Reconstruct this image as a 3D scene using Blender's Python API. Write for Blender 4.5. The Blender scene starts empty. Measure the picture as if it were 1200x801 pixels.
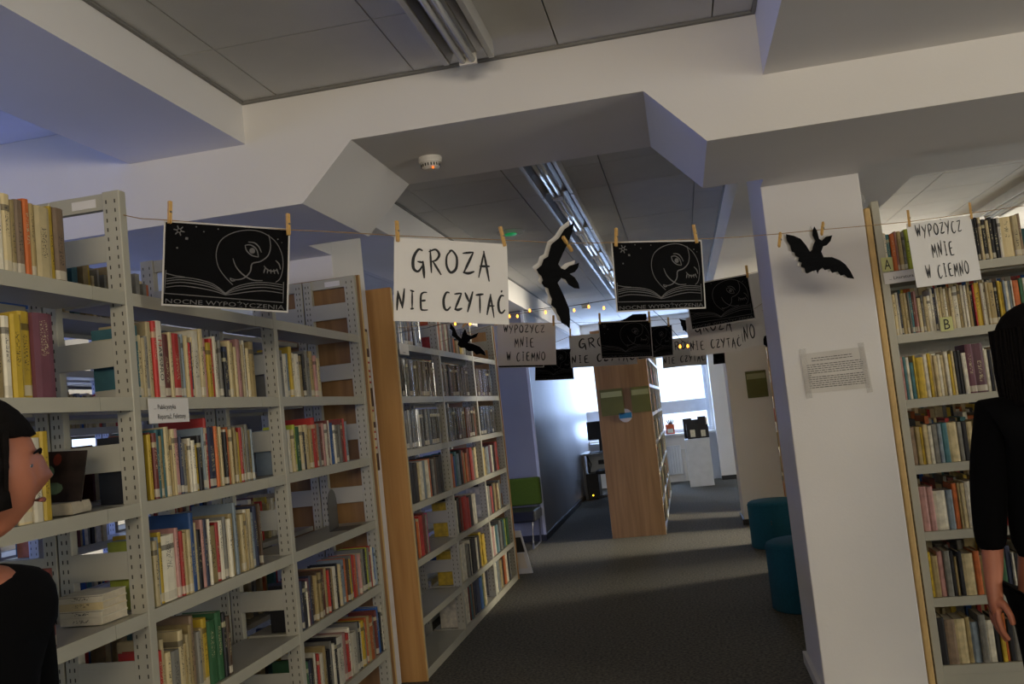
import bpy, bmesh, math, random
from mathutils import Vector, Matrix
from mathutils.geometry import tessellate_polygon
random.seed(7)
PI = math.pi
S = bpy.context.scene
COL = S.collection

# ------------------------------------------------------------ camera
CAM_H = 1.5
FOC = 1057.945
yaw, pitch, roll = -0.18060584, 0.07853138, -0.10522395
CF = Vector((math.sin(yaw)*math.cos(pitch), math.cos(yaw)*math.cos(pitch), math.sin(pitch)))
_r = Vector((math.cos(yaw), -math.sin(yaw), 0)); _u = _r.cross(CF)
CR = math.cos(roll)*_r + math.sin(roll)*_u
CU = -math.sin(roll)*_r + math.cos(roll)*_u
CP = Vector((0, 0, CAM_H))
cd = bpy.data.cameras.new('camera'); cam = bpy.data.objects.new('camera', cd); COL.objects.link(cam)
cam.matrix_world = Matrix(((CR.x, CU.x, -CF.x, 0), (CR.y, CU.y, -CF.y, 0), (CR.z, CU.z, -CF.z, CAM_H), (0, 0, 0, 1)))
cd.sensor_width = 36; cd.lens = FOC/1200*36; cd.clip_start = .05
S.camera = cam

# ------------------------------------------------------------ light
S.view_settings.view_transform = 'Standard'; S.view_settings.look = 'None'
S.view_settings.exposure = 0.0; S.view_settings.gamma = 1.0
S.view_settings.use_curve_mapping = False
w = bpy.data.worlds.new('sky'); S.world = w; w.use_nodes = True
bg = w.node_tree.nodes['Background']; bg.inputs[0].default_value = (.66, .8, 1, 1); bg.inputs[1].default_value = 2.2

def area(name, loc, to, sx, sy, col, power):
    l = bpy.data.lights.new(name, 'AREA'); l.shape = 'RECTANGLE'; l.size = sx; l.size_y = sy
    l.color = col; l.energy = power
    o = bpy.data.objects.new(name, l); COL.objects.link(o); o.location = loc
    o.rotation_euler = (Vector(to)-Vector(loc)).to_track_quat('-Z', 'Z').to_euler()
    return o
area('daylight_far', (-.7, 16.42, 1.7), (-.7, 10, 1.6), 2.3, 1.7, (.42, .6, 1), 190)
area('daylight_left', (-6.42, 3.5, 1.5), (0, 3.5, 1.5), 13.0, 1.2, (.15, .25, 1), 800)
area('daylight_right', (6.42, .8, 1.5), (0, .8, 1.5), 8.4, 1.3, (1, .9, .68), 250)
area('daylight_right_middle', (6.42, 9.8, 1.5), (0, 9.8, 1.5), 9.2, 1.3, (1, .92, .74), 470)
lb = area('daylight_right_added_beam', (6.40, 10.0, 1.55), (0, 10.0, .6), 9.0, 1.2, (1, .92, .76), 640); lb.data.spread = math.radians(70)  # extra narrow beam added over the same windows to brighten the aisle floor
area('lamp_behind', (.3, -2.6, 2.3), (.1, 3.5, 2.7), 2.4, .5, (1, .87, .68), 90)

# ------------------------------------------------------------ helpers
def ray(px, py):
    return (px-600)/FOC*CR - (py-400.5)/FOC*CU + CF
def at(px, py, n, d):                      # point of the plane n.P = d seen at a pixel
    r = ray(px, py); n = Vector(n); t = (d-n.dot(CP))/n.dot(r); return CP + r*t
def aty(px, py, y): return at(px, py, (0, 1, 0), y)

def link(name, me, m=None, parent=None):
    o = bpy.data.objects.new(name, me); COL.objects.link(o)
    if m is not None and me is not None and not me.materials: me.materials.append(m)
    if parent is not None: o.parent = parent
    return o
def tag(o, label=None, cat=None, group=None, kind=None):
    if label: o['label'] = label
    if cat: o['category'] = cat
    if group: o['group'] = group
    if kind: o['kind'] = kind
    return o
def empty(name, loc=(0, 0, 0), rz=0):
    o = bpy.data.objects.new(name, None); COL.objects.link(o); o.location = loc; o.rotation_euler = (0, 0, rz)
    o.empty_display_size = .05
    return o

class MB:
    def __init__(s): s.v = []; s.f = []; s.smooth = False
    def box(s, a, b):
        x0, y0, z0 = a; x1, y1, z1 = b; n = len(s.v)
        s.v += [(x0,y0,z0),(x1,y0,z0),(x1,y1,z0),(x0,y1,z0),(x0,y0,z1),(x1,y0,z1),(x1,y1,z1),(x0,y1,z1)]
        s.f += [tuple(n+i for i in q) for q in ((3,2,1,0),(4,5,6,7),(0,1,5,4),(1,2,6,5),(2,3,7,6),(3,0,4,7))]
        return s
    def prism(s, poly, axis, lo, hi):      # poly of 2D points (the two other axes in xyz order)
        n = len(s.v); k = len(poly)
        for h in (lo, hi):
            for p in poly:
                q = [p[0], p[1]]; q.insert(axis, h); s.v.append(tuple(q))
        s.f.append(tuple(n+i for i in range(k))[::-1]); s.f.append(tuple(n+k+i for i in range(k)))
        for i in range(k):
            j = (i+1) % k; s.f.append((n+i, n+j, n+k+j, n+k+i))
        return s
    def tube(s, pts, r, seg=6, cap=True):
        pts = [Vector(p) for p in pts]; n0 = len(s.v)
        rr = r if isinstance(r, (list, tuple)) else [r]*len(pts)
        for i, p in enumerate(pts):
            t = (pts[min(i+1, len(pts)-1)]-pts[max(i-1, 0)]).normalized()
            a = t.cross(Vector((0, 0, 1)))
            if a.length < .1: a = t.cross(Vector((0, 1, 0)))
            a.normalize(); b = t.cross(a)
            for k in range(seg):
                an = 2*PI*k/seg; s.v.append(tuple(p + (a*math.cos(an)+b*math.sin(an))*rr[i]))
        for i in range(len(pts)-1):
            for k in range(seg):
                k2 = (k+1) % seg; o = n0+i*seg
                s.f.append((o+k, o+k2, o+seg+k2, o+seg+k))
        if cap:
            s.f.append(tuple(n0+k for k in range(seg))[::-1]); s.f.append(tuple(n0+(len(pts)-1)*seg+k for k in range(seg)))
        return s
    def lathe(s, prof, c=(0, 0, 0), seg=24):
        n0 = len(s.v)
        for r, z in prof:
            for k in range(seg):
                an = 2*PI*k/seg; s.v.append((c[0]+r*math.cos(an), c[1]+r*math.sin(an), c[2]+z))
        for i in range(len(prof)-1):
            for k in range(seg):
                k2 = (k+1) % seg; o = n0+i*seg; s.f.append((o+k, o+k2, o+seg+k2, o+seg+k))
        s.f.append(tuple(n0+k for k in range(seg))[::-1]); s.f.append(tuple(n0+(len(prof)-1)*seg+k for k in range(seg)))
        return s
    def mesh(s, name, fix=True):
        me = bpy.data.meshes.new(name); me.from_pydata([tuple(p) for p in s.v], [], s.f)
        if fix:
            bm = bmesh.new(); bm.from_mesh(me); bmesh.ops.recalc_face_normals(bm, faces=bm.faces); bm.to_mesh(me); bm.free()
        if s.smooth:
            for p in me.polygons: p.use_smooth = True
        return me
    def build(s, name, m, parent=None, bevel=0, fix=True):
        me = s.mesh(name, fix); o = link(name, me, m, parent)
        if bevel:
            b = o.modifiers.new('bevel', 'BEVEL'); b.width = bevel; b.segments = 2; b.limit_method = 'ANGLE'
        return o

def srgb(c):
    return tuple((x/255/12.92 if x/255 <= .04045 else ((x/255+.055)/1.055)**2.4) for x in c)
def mat(name, col, rough=.6, metal=0, var=.06, scale=8, bump=0, bscale=60, emis=None, es=0, alpha=1, trans=0, rnd=0):
    m = bpy.data.materials.new(name); m.use_nodes = True; nt = m.node_tree; N = nt.nodes; L = nt.links
    b = N['Principled BSDF']; c = srgb(col) + (1,)
    b.inputs['Roughness'].default_value = rough; b.inputs['Metallic'].default_value = metal
    tc = N.new('ShaderNodeTexCoord')
    nz = N.new('ShaderNodeTexNoise'); nz.inputs['Scale'].default_value = scale; nz.inputs['Detail'].default_value = 3
    L.new(tc.outputs['Object'], nz.inputs['Vector'])
    mr = N.new('ShaderNodeMapRange'); mr.inputs[1].default_value = .3; mr.inputs[2].default_value = .7
    mr.inputs[3].default_value = 1-var; mr.inputs[4].default_value = 1+var
    L.new(nz.outputs[0], mr.inputs[0])
    src = mr.outputs[0]
    if rnd:
        oi = N.new('ShaderNodeObjectInfo'); m2 = N.new('ShaderNodeMapRange')
        m2.inputs[3].default_value = 1-rnd; m2.inputs[4].default_value = 1+rnd
        L.new(oi.outputs['Random'], m2.inputs[0]); mu = N.new('ShaderNodeMath'); mu.operation = 'MULTIPLY'
        L.new(src, mu.inputs[0]); L.new(m2.outputs[0], mu.inputs[1]); src = mu.outputs[0]
    vm = N.new('ShaderNodeVectorMath'); vm.operation = 'SCALE'; vm.inputs[0].default_value = c[:3]
    L.new(src, vm.inputs['Scale']); L.new(vm.outputs[0], b.inputs['Base Color'])
    if bump:
        n2 = N.new('ShaderNodeTexNoise'); n2.inputs['Scale'].default_value = bscale; L.new(tc.outputs['Object'], n2.inputs['Vector'])
        bp = N.new('ShaderNodeBump'); bp.inputs['Strength'].default_value = bump; bp.inputs['Distance'].default_value = .01
        L.new(n2.outputs[0], bp.inputs['Height']); L.new(bp.outputs[0], b.inputs['Normal'])
    if emis:
        b.inputs['Emission Color'].default_value = srgb(emis)+(1,); b.inputs['Emission Strength'].default_value = es
    if trans: b.inputs['Transmission Weight'].default_value = trans
    if alpha < 1: b.inputs['Alpha'].default_value = alpha
    return m

M = dict(
    wall=mat('white_plaster', (226, 222, 216), .85, bump=.05, bscale=90, var=.02, scale=3),
    beam=mat('white_beam_paint', (226, 222, 216), .85, bump=.04, bscale=70, var=.02, scale=2),
    tile=mat('ceiling_tile_board', (205, 203, 198), .9, bump=.15, bscale=220, var=.03, scale=5, rnd=.03),
    grid=mat('ceiling_grid_metal', (120, 118, 112), .5),
    steel=mat('putty_grey_enamelled_steel', (176, 172, 154), .42, var=.03, scale=6),
    slot=mat('dark_slot', (58, 56, 50), .8),
    edge=mat('birch_edge', (205, 170, 108), .6, var=.08, scale=20),
    black=mat('black_card', (11, 11, 12), .9, var=.1),
    ink=mat('black_marker_ink', (22, 21, 22), .6),
    paper=mat('white_paper', (222, 218, 212), .85, var=.02, scale=12),
    chalk=mat('grey_printed_line', (98, 96, 96), .8),
    rim=mat('pale_rim', (196, 192, 186), .8),
    twine=mat('jute_twine', (150, 120, 78), .9, var=.2, scale=200),
    peg=mat('pine_peg', (214, 170, 96), .6, var=.1, scale=60),
    spring=mat('peg_spring_steel', (150, 145, 135), .3, metal=.9),
    pages=mat('book_page_edges', (196, 184, 158), .9, var=.12, scale=40, rnd=.1),
    chrome=mat('polished_reflector', (165, 165, 165), .38, metal=.9),
    tube=mat('unlit_tube_glass', (215, 215, 210), .2),
    housing=mat('lamp_housing_paint', (200, 198, 190), .4),
    plastic=mat('white_plastic', (215, 210, 200), .45),
    darkp=mat('dark_plastic', (24, 25, 28), .4),
    teal=mat('teal_felt', (18, 84, 104), .95, var=.12, scale=60, bump=.2, bscale=300),
    lime=mat('lime_fabric', (88, 110, 20), .9, var=.08, scale=50, bump=.2, bscale=250),
    limep=mat('lime_print', (104, 104, 48), .5, alpha=.85),
    base=mat('dark_baseboard', (40, 38, 36), .6),
    frame=mat('window_frame_pvc', (215, 218, 224), .35),
    radi=mat('radiator_enamel', (215, 215, 212), .35),
    desk=mat('desk_top', (150, 150, 148), .5),
    metal=mat('grey_tube_metal', (110, 110, 112), .35, metal=.6),
    cloth=mat('black_cloth', (5, 5, 6), 1, var=.15, scale=20),
    skin=mat('skin', (168, 104, 76), .55, var=.05, scale=20),
    hair=mat('dark_hair', (14, 11, 10), .9, var=.3, scale=80),
    sign=mat('yellow_green_label_card', (196, 196, 128), .6),
    bluep=mat('sky_blue_print', (28, 120, 160), .5),
    led=mat('amber_led', (255, 200, 60), .5, emis=(255, 190, 40), es=6),
    bulb=mat('warm_fairy_bulb', (255, 170, 60), .4, emis=(255, 150, 40), es=9),
    green=mat('green_glow', (40, 200, 120), .4, emis=(40, 220, 120), es=.15),
    orangeled=mat('orange_glow', (255, 120, 40), .4, emis=(255, 110, 30), es=2),
    clear=mat('clear_plastic', (206, 202, 194), .15, alpha=.2),
)
for k_ in ('black', 'cloth', 'hair'): M[k_].node_tree.nodes['Principled BSDF'].inputs['Specular IOR Level'].default_value = .12
def glass_mat():
    m = bpy.data.materials.new('window_glass'); m.use_nodes = True; nt = m.node_tree
    for n in list(nt.nodes): nt.nodes.remove(n)
    o = nt.nodes.new('ShaderNodeOutputMaterial'); mx = nt.nodes.new('ShaderNodeMixShader')
    t = nt.nodes.new('ShaderNodeBsdfTransparent'); g = nt.nodes.new('ShaderNodeBsdfGlossy'); g.inputs['Roughness'].default_value = .02
    mx.inputs[0].default_value = .06; nt.links.new(t.outputs[0], mx.inputs[1]); nt.links.new(g.outputs[0], mx.inputs[2]); nt.links.new(mx.outputs[0], o.inputs[0])
    return m
M['glass'] = glass_mat()
def wood_mat(name, c1, c2, sx=9):
    m = bpy.data.materials.new(name); m.use_nodes = True; N = m.node_tree.nodes; L = m.node_tree.links
    b = N['Principled BSDF']; b.inputs['Roughness'].default_value = .45
    tc = N.new('ShaderNodeTexCoord'); mp = N.new('ShaderNodeMapping'); mp.inputs['Scale'].default_value = (sx, sx, .5)
    nz = N.new('ShaderNodeTexNoise'); nz.inputs['Scale'].default_value = 2; nz.inputs['Detail'].default_value = 5; nz.inputs['Distortion'].default_value = .6
    cr = N.new('ShaderNodeValToRGB'); cr.color_ramp.elements[0].position = .3; cr.color_ramp.elements[1].position = .7
    cr.color_ramp.elements[0].color = srgb(c1)+(1,); cr.color_ramp.elements[1].color = srgb(c2)+(1,)
    L.new(tc.outputs['Object'], mp.inputs[0]); L.new(mp.outputs[0], nz.inputs['Vector']); L.new(nz.outputs[0], cr.inputs[0]); L.new(cr.outputs[0], b.inputs['Base Color'])
    return m
M['wood'] = wood_mat('oak_laminate', (170, 122, 68), (198, 152, 94))
M['wood_dark'] = wood_mat('shade_darkened_oak_laminate', (128, 94, 56), (158, 120, 76))  # darker copy of the oak: dimness of its surroundings put into the colour
def carpet():
    m = bpy.data.materials.new('grey_brown_carpet'); m.use_nodes = True; N = m.node_tree.nodes; L = m.node_tree.links
    b = N['Principled BSDF']; b.inputs['Roughness'].default_value = 1
    tc = N.new('ShaderNodeTexCoord')
    a = N.new('ShaderNodeTexNoise'); a.inputs['Scale'].default_value = 55; a.inputs['Detail'].default_value = 4
    cr = N.new('ShaderNodeValToRGB'); cr.color_ramp.elements[0].position = .35; cr.color_ramp.elements[1].position = .68
    cr.color_ramp.elements[0].color = srgb((56, 52, 44))+(1,); cr.color_ramp.elements[1].color = srgb((106, 100, 84))+(1,)
    L.new(tc.outputs['Object'], a.inputs['Vector']); L.new(a.outputs[0], cr.inputs[0]); L.new(cr.outputs[0], b.inputs['Base Color'])
    bp = N.new('ShaderNodeBump'); bp.inputs['Strength'].default_value = .5; bp.inputs['Distance'].default_value = .01
    L.new(a.outputs[0], bp.inputs['Height']); L.new(bp.outputs[0], b.inputs['Normal'])
    return m
M['carpet'] = carpet()

def struct(name, mb, m, parent=None, bevel=0):
    o = mb.build(name, m, parent, bevel)
    if parent is None: o['kind'] = 'structure'
    return o

# ------------------------------------------------------------ the room
ZC = 2.95
X0, X1, Y0, Y1 = -6.5, 6.5, -4.0, 16.3
struct('floor', MB().box((X0, Y0, -.1), (X1, Y1+.15, 0)), M['carpet'])
# side walls with a band of windows
def window(name, axis, pos, a0, a1, z0, z1, mull, rails):
    # frame and panes of one window; axis 0: wall plane x=pos, axis 1: plane y=pos
    f = MB(); t = .06
    def bx(p0, p1, q0, q1, d=.07):
        if axis == 0: f.box((pos-d/2, p0, q0), (pos+d/2, p1, q1))
        else: f.box((p0, pos-d/2, q0), (p1, pos+d/2, q1))
    bx(a0, a1, z0, z0+t); bx(a0, a1, z1-t, z1); bx(a0, a0+t, z0+t, z1-t); bx(a1-t, a1, z0+t, z1-t)
    for mm in mull: bx(mm-.05, mm+.05, z0+t, z1-t)
    for r0, r1 in rails:
        xs = [a0+t]+sum([[mm-.05, mm+.05] for mm in mull], [])+[a1-t]
        for i in range(0, len(xs), 2): bx(xs[i], xs[i+1], r0, r1, .08)
    w_ = struct(name, f, M['frame'], bevel=.004)
    g = MB()
    xs = [a0+t]+sum([[mm-.05, mm+.05] for mm in mull], [])+[a1-t]
    zs = [z0+t]+sum([[r0, r1] for r0, r1 in rails], [])+[z1-t]
    for i in range(0, len(xs), 2):
        for k in range(0, len(zs), 2):
            g = MB()
            if axis == 0: g.box((pos-.004, xs[i], zs[k]), (pos+.004, xs[i+1], zs[k+1]))
            else: g.box((xs[i], pos-.004, zs[k]), (xs[i+1], pos+.004, zs[k+1]))
            g.build('pane', M['glass'], w_)
    return w_
wl = MB(); wl.box((X0-.15, Y0, 0), (X0, Y1, .9)).box((X0-.15, Y0, 2.1), (X0, Y1, 3.1)).box((X0-.15, Y0, .9), (X0, -3, 2.1)).box((X0-.15, 10, .9), (X0, Y1, 2.1))
struct('wall_left', wl, M['wall'])
window('window_1', 0, X0-.07, -3, 10, .9, 2.1, [-1.4, .2, 1.8, 3.4, 5, 6.6, 8.3], [])
wr = MB(); wr.box((X1, Y0, 0), (X1+.15, Y1, .85)).box((X1, Y0, 2.15), (X1+.15, Y1, 3.1)).box((X1, Y0, .85), (X1+.15, -3.5, 2.15)).box((X1, 14.5, .85), (X1+.15, Y1, 2.15))
struct('wall_right', wr, M['wall'])
window('window_2', 0, X1+.07, -3.5, 14.5, .85, 2.15, [-1.7, .1, 1.9, 3.7, 5.5, 7.3, 9.1, 10.9, 12.7], [])
struct('wall_back', MB().box((X0, Y0-.15, 0), (X1, Y0, 3.1)), M['wall'])
wf = MB(); wf.box((X0, Y1, 0), (X1, Y1+.2, .86)).box((X0, Y1, 2.62), (X1, Y1+.2, 3.1))
wf.box((X0, Y1, .86), (-1.82, Y1+.2, 2.62)).box((-1.0, Y1, .86), (-.66, Y1+.2, 2.62)).box((.42, Y1, .86), (X1, Y1+.2, 2.62))
struct('wall_front', wf, M['wall'])
window('window_3', 1, Y1+.07, -.66, .42, .86, 2.62, [], [(1.2, 1.42), (2.2, 2.3)])
window('window_4', 1, Y1+.07, -1.82, -1.0, .86, 2.62, [], [(1.2, 1.38)])
struct('trim_1', MB().box((-.75, Y1-.22, .81), (.45, Y1, .85)), M['plastic'], bevel=.006)          # window sill
struct('trim_2', MB().box((-1.75, Y1-.22, .81), (-.95, Y1, .85)), M['plastic'], bevel=.006)
# pier to the right of the far window
struct('wall_pier', MB().box((.47, 15.95, 0), (3.0, Y1, 2.98)), M['wall'])
struct('baseboard_front', MB().box((.47, 15.93, 0), (3.0, 15.95, .07)), M['base'])
# partition on the left of the corridor
struct('wall_partition', MB().box((-3.4, 10.47, 0), (-1.757, Y1, 2.98)), mat('greyish_glossy_paint', (146, 146, 150), .45, var=.08, scale=1.5))
struct('baseboard_left', MB().box((-1.757, 10.45, 0), (-1.742, Y1, .07)).box((-3.4, 10.455, 0), (-1.742, 10.47, .07)), M['base'])
struct('trim_3', MB().box((-1.775, 10.45, .07), (-1.742, 10.485, 2.7)), M['frame'])                # corner bead
# cross beam with its haunched opening
beam = MB()
beam.prism([(X0, 3.05), (X0, 2.472), (-1.48, 2.472), (-1.24, 2.71), (-.016, 2.71), (.204, 2.472), (X1, 2.472), (X1, 3.05)], 1, 3.543, 4.36)
struct('trim_4', beam, M['beam'])
struct('trim_5', MB().box((-2.267, Y0, 2.766), (-1.715, 3.543, 3.05)), M['beam'])
struct('trim_6', MB().box((.444, Y0, 2.695), (1.56, 3.543, 3.05)), M['beam'])
struct('trim_7', MB().box((-2.267, 4.36, 2.70), (-1.70, Y1, 3.05)), M['beam'])
struct('trim_8', MB().box((.46, 4.36, 2.71), (1.56, Y1, 3.05)).box((1.56, 4.36, 2.71), (X1, 5.93, 3.05)), M['beam'])
struct('trim_9', MB().box((-6.5, 9.6, 2.55), (-2.267, 10.3, 3.05)), M['beam'])
# pillars
pl = MB(); pl.prism([(.486, 0), (.946, 0), (.946, 2.472), (.965, 2.54), (.965, 2.71), (.486, 2.71)], 1, 4.53, 5.19)
struct('wall_pillar', pl, M['wall'], bevel=.006)
struct('trim_10', MB().prism([(.486, 2.472), (.951, 2.472), (.975, 2.55), (.975, 2.71), (.486, 2.71)], 1, 4.36, 4.529), M['beam'])
struct('wall_pillar', MB().box((-2.27, 4.68, 0), (-1.81, 5.18, 2.70)), M['wall'], bevel=.006)
struct('trim_11', MB().box((-2.6, 4.36, 2.472), (-1.81, 4.679, 2.70)), M['beam'])
struct('wall_pillar', MB().box((.50, 10.47, 0), (.96, 11.1, 2.71)), M['wall'], bevel=.006)
struct('baseboard_pillar', MB().box((.50, 10.45, 0), (.97, 10.469, .06)).box((.48, 10.45, 0), (.499, 11.1, .06)), M['base'])
struct('baseboard_pillar', MB().box((.465, 4.6, 0), (.485, 5.19, .06)).box((.49, 4.512, 0), (.94, 4.529, .06)), M['plastic'])
# suspended ceiling: board, perimeter angle and tiles
cl = struct('ceiling', MB().box((X0, Y0, 2.99), (X1, Y1+.15, 3.09)), M['tile'])
tile_mesh = {}
def tile_field(xs, ys):
    for i in range(len(xs)-1):
        for j in range(len(ys)-1):
            a, b, c, d = xs[i]+.003, xs[i+1]-.003, ys[j]+.003, ys[j+1]-.003
            k = (round(b-a, 3), round(d-c, 3))
            if k not in tile_mesh:
                tile_mesh[k] = MB().box((0, 0, 0), (b-a, d-c, .02)).mesh('ceiling_tile')
            o = link('ceiling_tile', tile_mesh[k], M['tile'], cl); o.location = (a, c, ZC+random.uniform(0, .0015))
def seq(a, first, step, b):
    r = [a]; x = first
    while x < b-.02: r.append(x); x += step
    return r+[b]
tile_field([-1.712, -1.55, -.935, -.33, .28, .44], seq(1.2, 1.21, .6, 3.54)[0:1]+[1.81, 2.41, 3.01, 3.54])
tile_field([-1.697, -1.53, -.915, -.33, .24, .455], seq(4.37, 4.8, .6, 16.28))
tile_field(seq(1.57, 2.1, .6, 4.3), seq(5.94, 6.6, .6, 12.0))
tile_field(seq(-5.5, -5.2, .6, -2.27), seq(4.37, 4.8, .6, 9.58))
big = MB().box((X0, Y0, 2.955), (-2.27, 3.54, 2.985)).box((1.565, Y0, 2.955), (X1, 3.54, 2.985)).box((-1.71, Y0, 2.955), (.44, 1.195, 2.985))
big.box((X0, 4.37, 2.955), (-5.51, 16.28, 2.985)).box((-5.49, 10.31, 2.955), (-2.28, 16.28, 2.985)).box((4.31, 5.95, 2.955), (X1, 16.28, 2.985)).box((1.57, 12.01, 2.955), (4.29, 16.28, 2.985))
big.build('ceiling_board', M['tile'], cl)
an = MB()
an.box((-1.713, 3.525, 2.938), (.442, 3.542, 2.949)).box((-1.714, -1, 2.938), (-1.700, 3.524, 2.949)).box((.428, -1, 2.938), (.443, 3.524, 2.949))
an.box((-1.699, 4.4, 2.938), (-1.685, 16.28, 2.949)).box((.445, 4.4, 2.938), (.459, 16.28, 2.949))
an.build('edge_angle', M['grid'], cl)

# ------------------------------------------------------------ steel shelving
LEV = [2.0, 1.67, 1.345, 1.015, .685, .345, .05]
Z_TOP = 2.33
D = .30
def slots_mesh(x0, x1, yface, z0, z1, step=.03):
    s = MB(); z = z0
    while z < z1:
        for xx in (x0+.012, x1-.018):
            s.box((xx, yface-.0006, z), (xx+.004, yface+.0006, z+.012))
        z += step
    return s
def shelving(name, label, loc, rz, posts, sides=2, levels=LEV, lips=None, plates=True, slots=True, group=None, floor_plinth=True):
    """local frame: +X front, Y along the run, depth goes to -X"""
    t = empty(name, loc, rz); tag(t, label, 'shelving', group)
    for i, y in enumerate(posts):
        for sd in range(sides):
            xf = -sd*2*D if sd else 0; sg = -1 if sd == 0 else 1
            a, b = sorted((xf, xf+sg*.06)); c, d = sorted((xf+sg*(D-.05), xf+sg*(D-.003)))
            MB().box((a, y-.018, 0), (b, y+.018, Z_TOP)).build('post', M['steel'], t, .003)
            MB().box((c, y-.016, 0), (d, y+.016, Z_TOP-.005)).build('post', M['steel'], t, .003)
            if slots:
                sm = slots_mesh(a, b, y-.018, .1, Z_TOP-.02); sm.v += []; s2 = slots_mesh(c, d, y-.016, .1, Z_TOP-.02)
                n = len(sm.v); sm.v += s2.v; sm.f += [tuple(n+q for q in f) for f in s2.f]
                o = sm.build('slots', M['slot'], t, fix=False); o['kind'] = 'stuff'
            if plates:
                e0, e1 = sorted((xf+sg*.06, xf+sg*(D-.05)))
                MB().box((e0, y-.012, Z_TOP-.055), (e1, y+.012, Z_TOP-.003)).build('cross_brace', M['steel'], t, .002)
                for z in levels[:-1]:
                    MB().box((e0-.006, y-.0165, z+.105), (e1+.006, y-.0125, z+.19)).build('side_plate', M['steel'], t, .002)
    for i in range(len(posts)-1):
        y0, y1 = posts[i]+.0185, posts[i+1]-.0185
        for sd in range(sides):
            xf = -sd*2*D if sd else 0; sg = -1 if sd == 0 else 1
            for z in levels:
                s = MB(); xa = xf+sg*.002; xb = xf+sg*(D-.055)
                a, b = sorted((xf+sg*.012, xb))
                s.box((a, y0+.001, z-.022), (b, y1-.001, z-.0))
                hl = .038 if z > .06 else .05
                ys = y0+(y1-y0)*.84
                l0, l1 = sorted((xa, xf+sg*.012))
                s.box((l0, y0, z-hl), (l1, ys-.001, z+.003)).box((l0, ys+.001, z-hl), (l1, y1, z+.003))
                s.build('shelf', M['steel'], t)
    return t
LX = -1.666
P1 = [.49, 1.51, 2.55, 3.58, 4.615]
P2 = [5.24, 6.22, 7.26, 8.165]
lu = shelving('steel_shelving', 'long putty grey steel shelving run nearest camera along the left of the aisle', (LX, 0, 0), 0, P1)
MB().box((-.60, 4.637, 0), (.012, 4.656, 2.335)).build('end_panel', M['wood_dark'], lu, .002)
MB().box((.0125, 4.637, 0), (.0145, 4.656, 2.335)).build('edge_strip', M['edge'], lu)
cu = shelving('steel_shelving', 'steel shelving run beyond the first, with oak end panel, holding discs and books', (LX, 0, 0), 0, P2)
MB().box((-.60, 5.195, 0), (.006, 5.218, 2.335)).build('end_panel', M['wood'], cu, .004)
MB().box((-.60, 8.188, 0), (.008, 8.206, 2.32)).build('end_panel', M['wood'], cu, .002)
MB().box((.0065, 5.195, 0), (.0085, 5.218, 2.33)).build('edge_strip', M['edge'], cu)
RLEV = [1.98, 1.675, 1.365, 1.055, .745, .44, .132]
ru = shelving('steel_shelving', 'steel shelving with light oak end panel right of the white pillar, full of books', (0, 4.55, 0), -PI/2, [.987+.018, 2.04, 3.07, 4.1], levels=RLEV)
# local +X -> world -Y, local Y -> world +X
MB().box((-.60, .948, 0), (.02, .978, 2.30)).build('end_panel', M['edge'], ru, .008)
MB().box((-.012, 1.02, 0), (-.004, 4.08, .093)).build('plinth', M['steel'], ru)
# rows further along the right side
for k, y in enumerate((6.2, 7.58, 8.92, 10.2, 11.55)):
    r = shelving('steel_shelving', ['steel bookcase row directly behind the one beside the pillar',
        'steel bookcase row beside the nearer teal pouf, seen past the pillar', 'steel bookcase row beside the farther teal pouf',
        'steel bookcase row with oak end next to the far white pillar', 'farthest steel bookcase row on the right, beyond the far pillar'][k], (0, y, 0), -PI/2, [1.02, 2.1, 3.15], sides=1, levels=RLEV, slots=False, plates=False, group=None)
    MB().box((-.30, .97, 0), (.02, .998, 2.30)).build('end_panel', M['edge'], r, .006)
# row in the next aisle to the left
bu = shelving('steel_shelving', 'steel shelving row in the next aisle, glimpsed through the gaps of the left run', (-3.35, 0, 0), 0, [2.2, 3.2, 4.2, 5.2, 6.2], slots=True)

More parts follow.
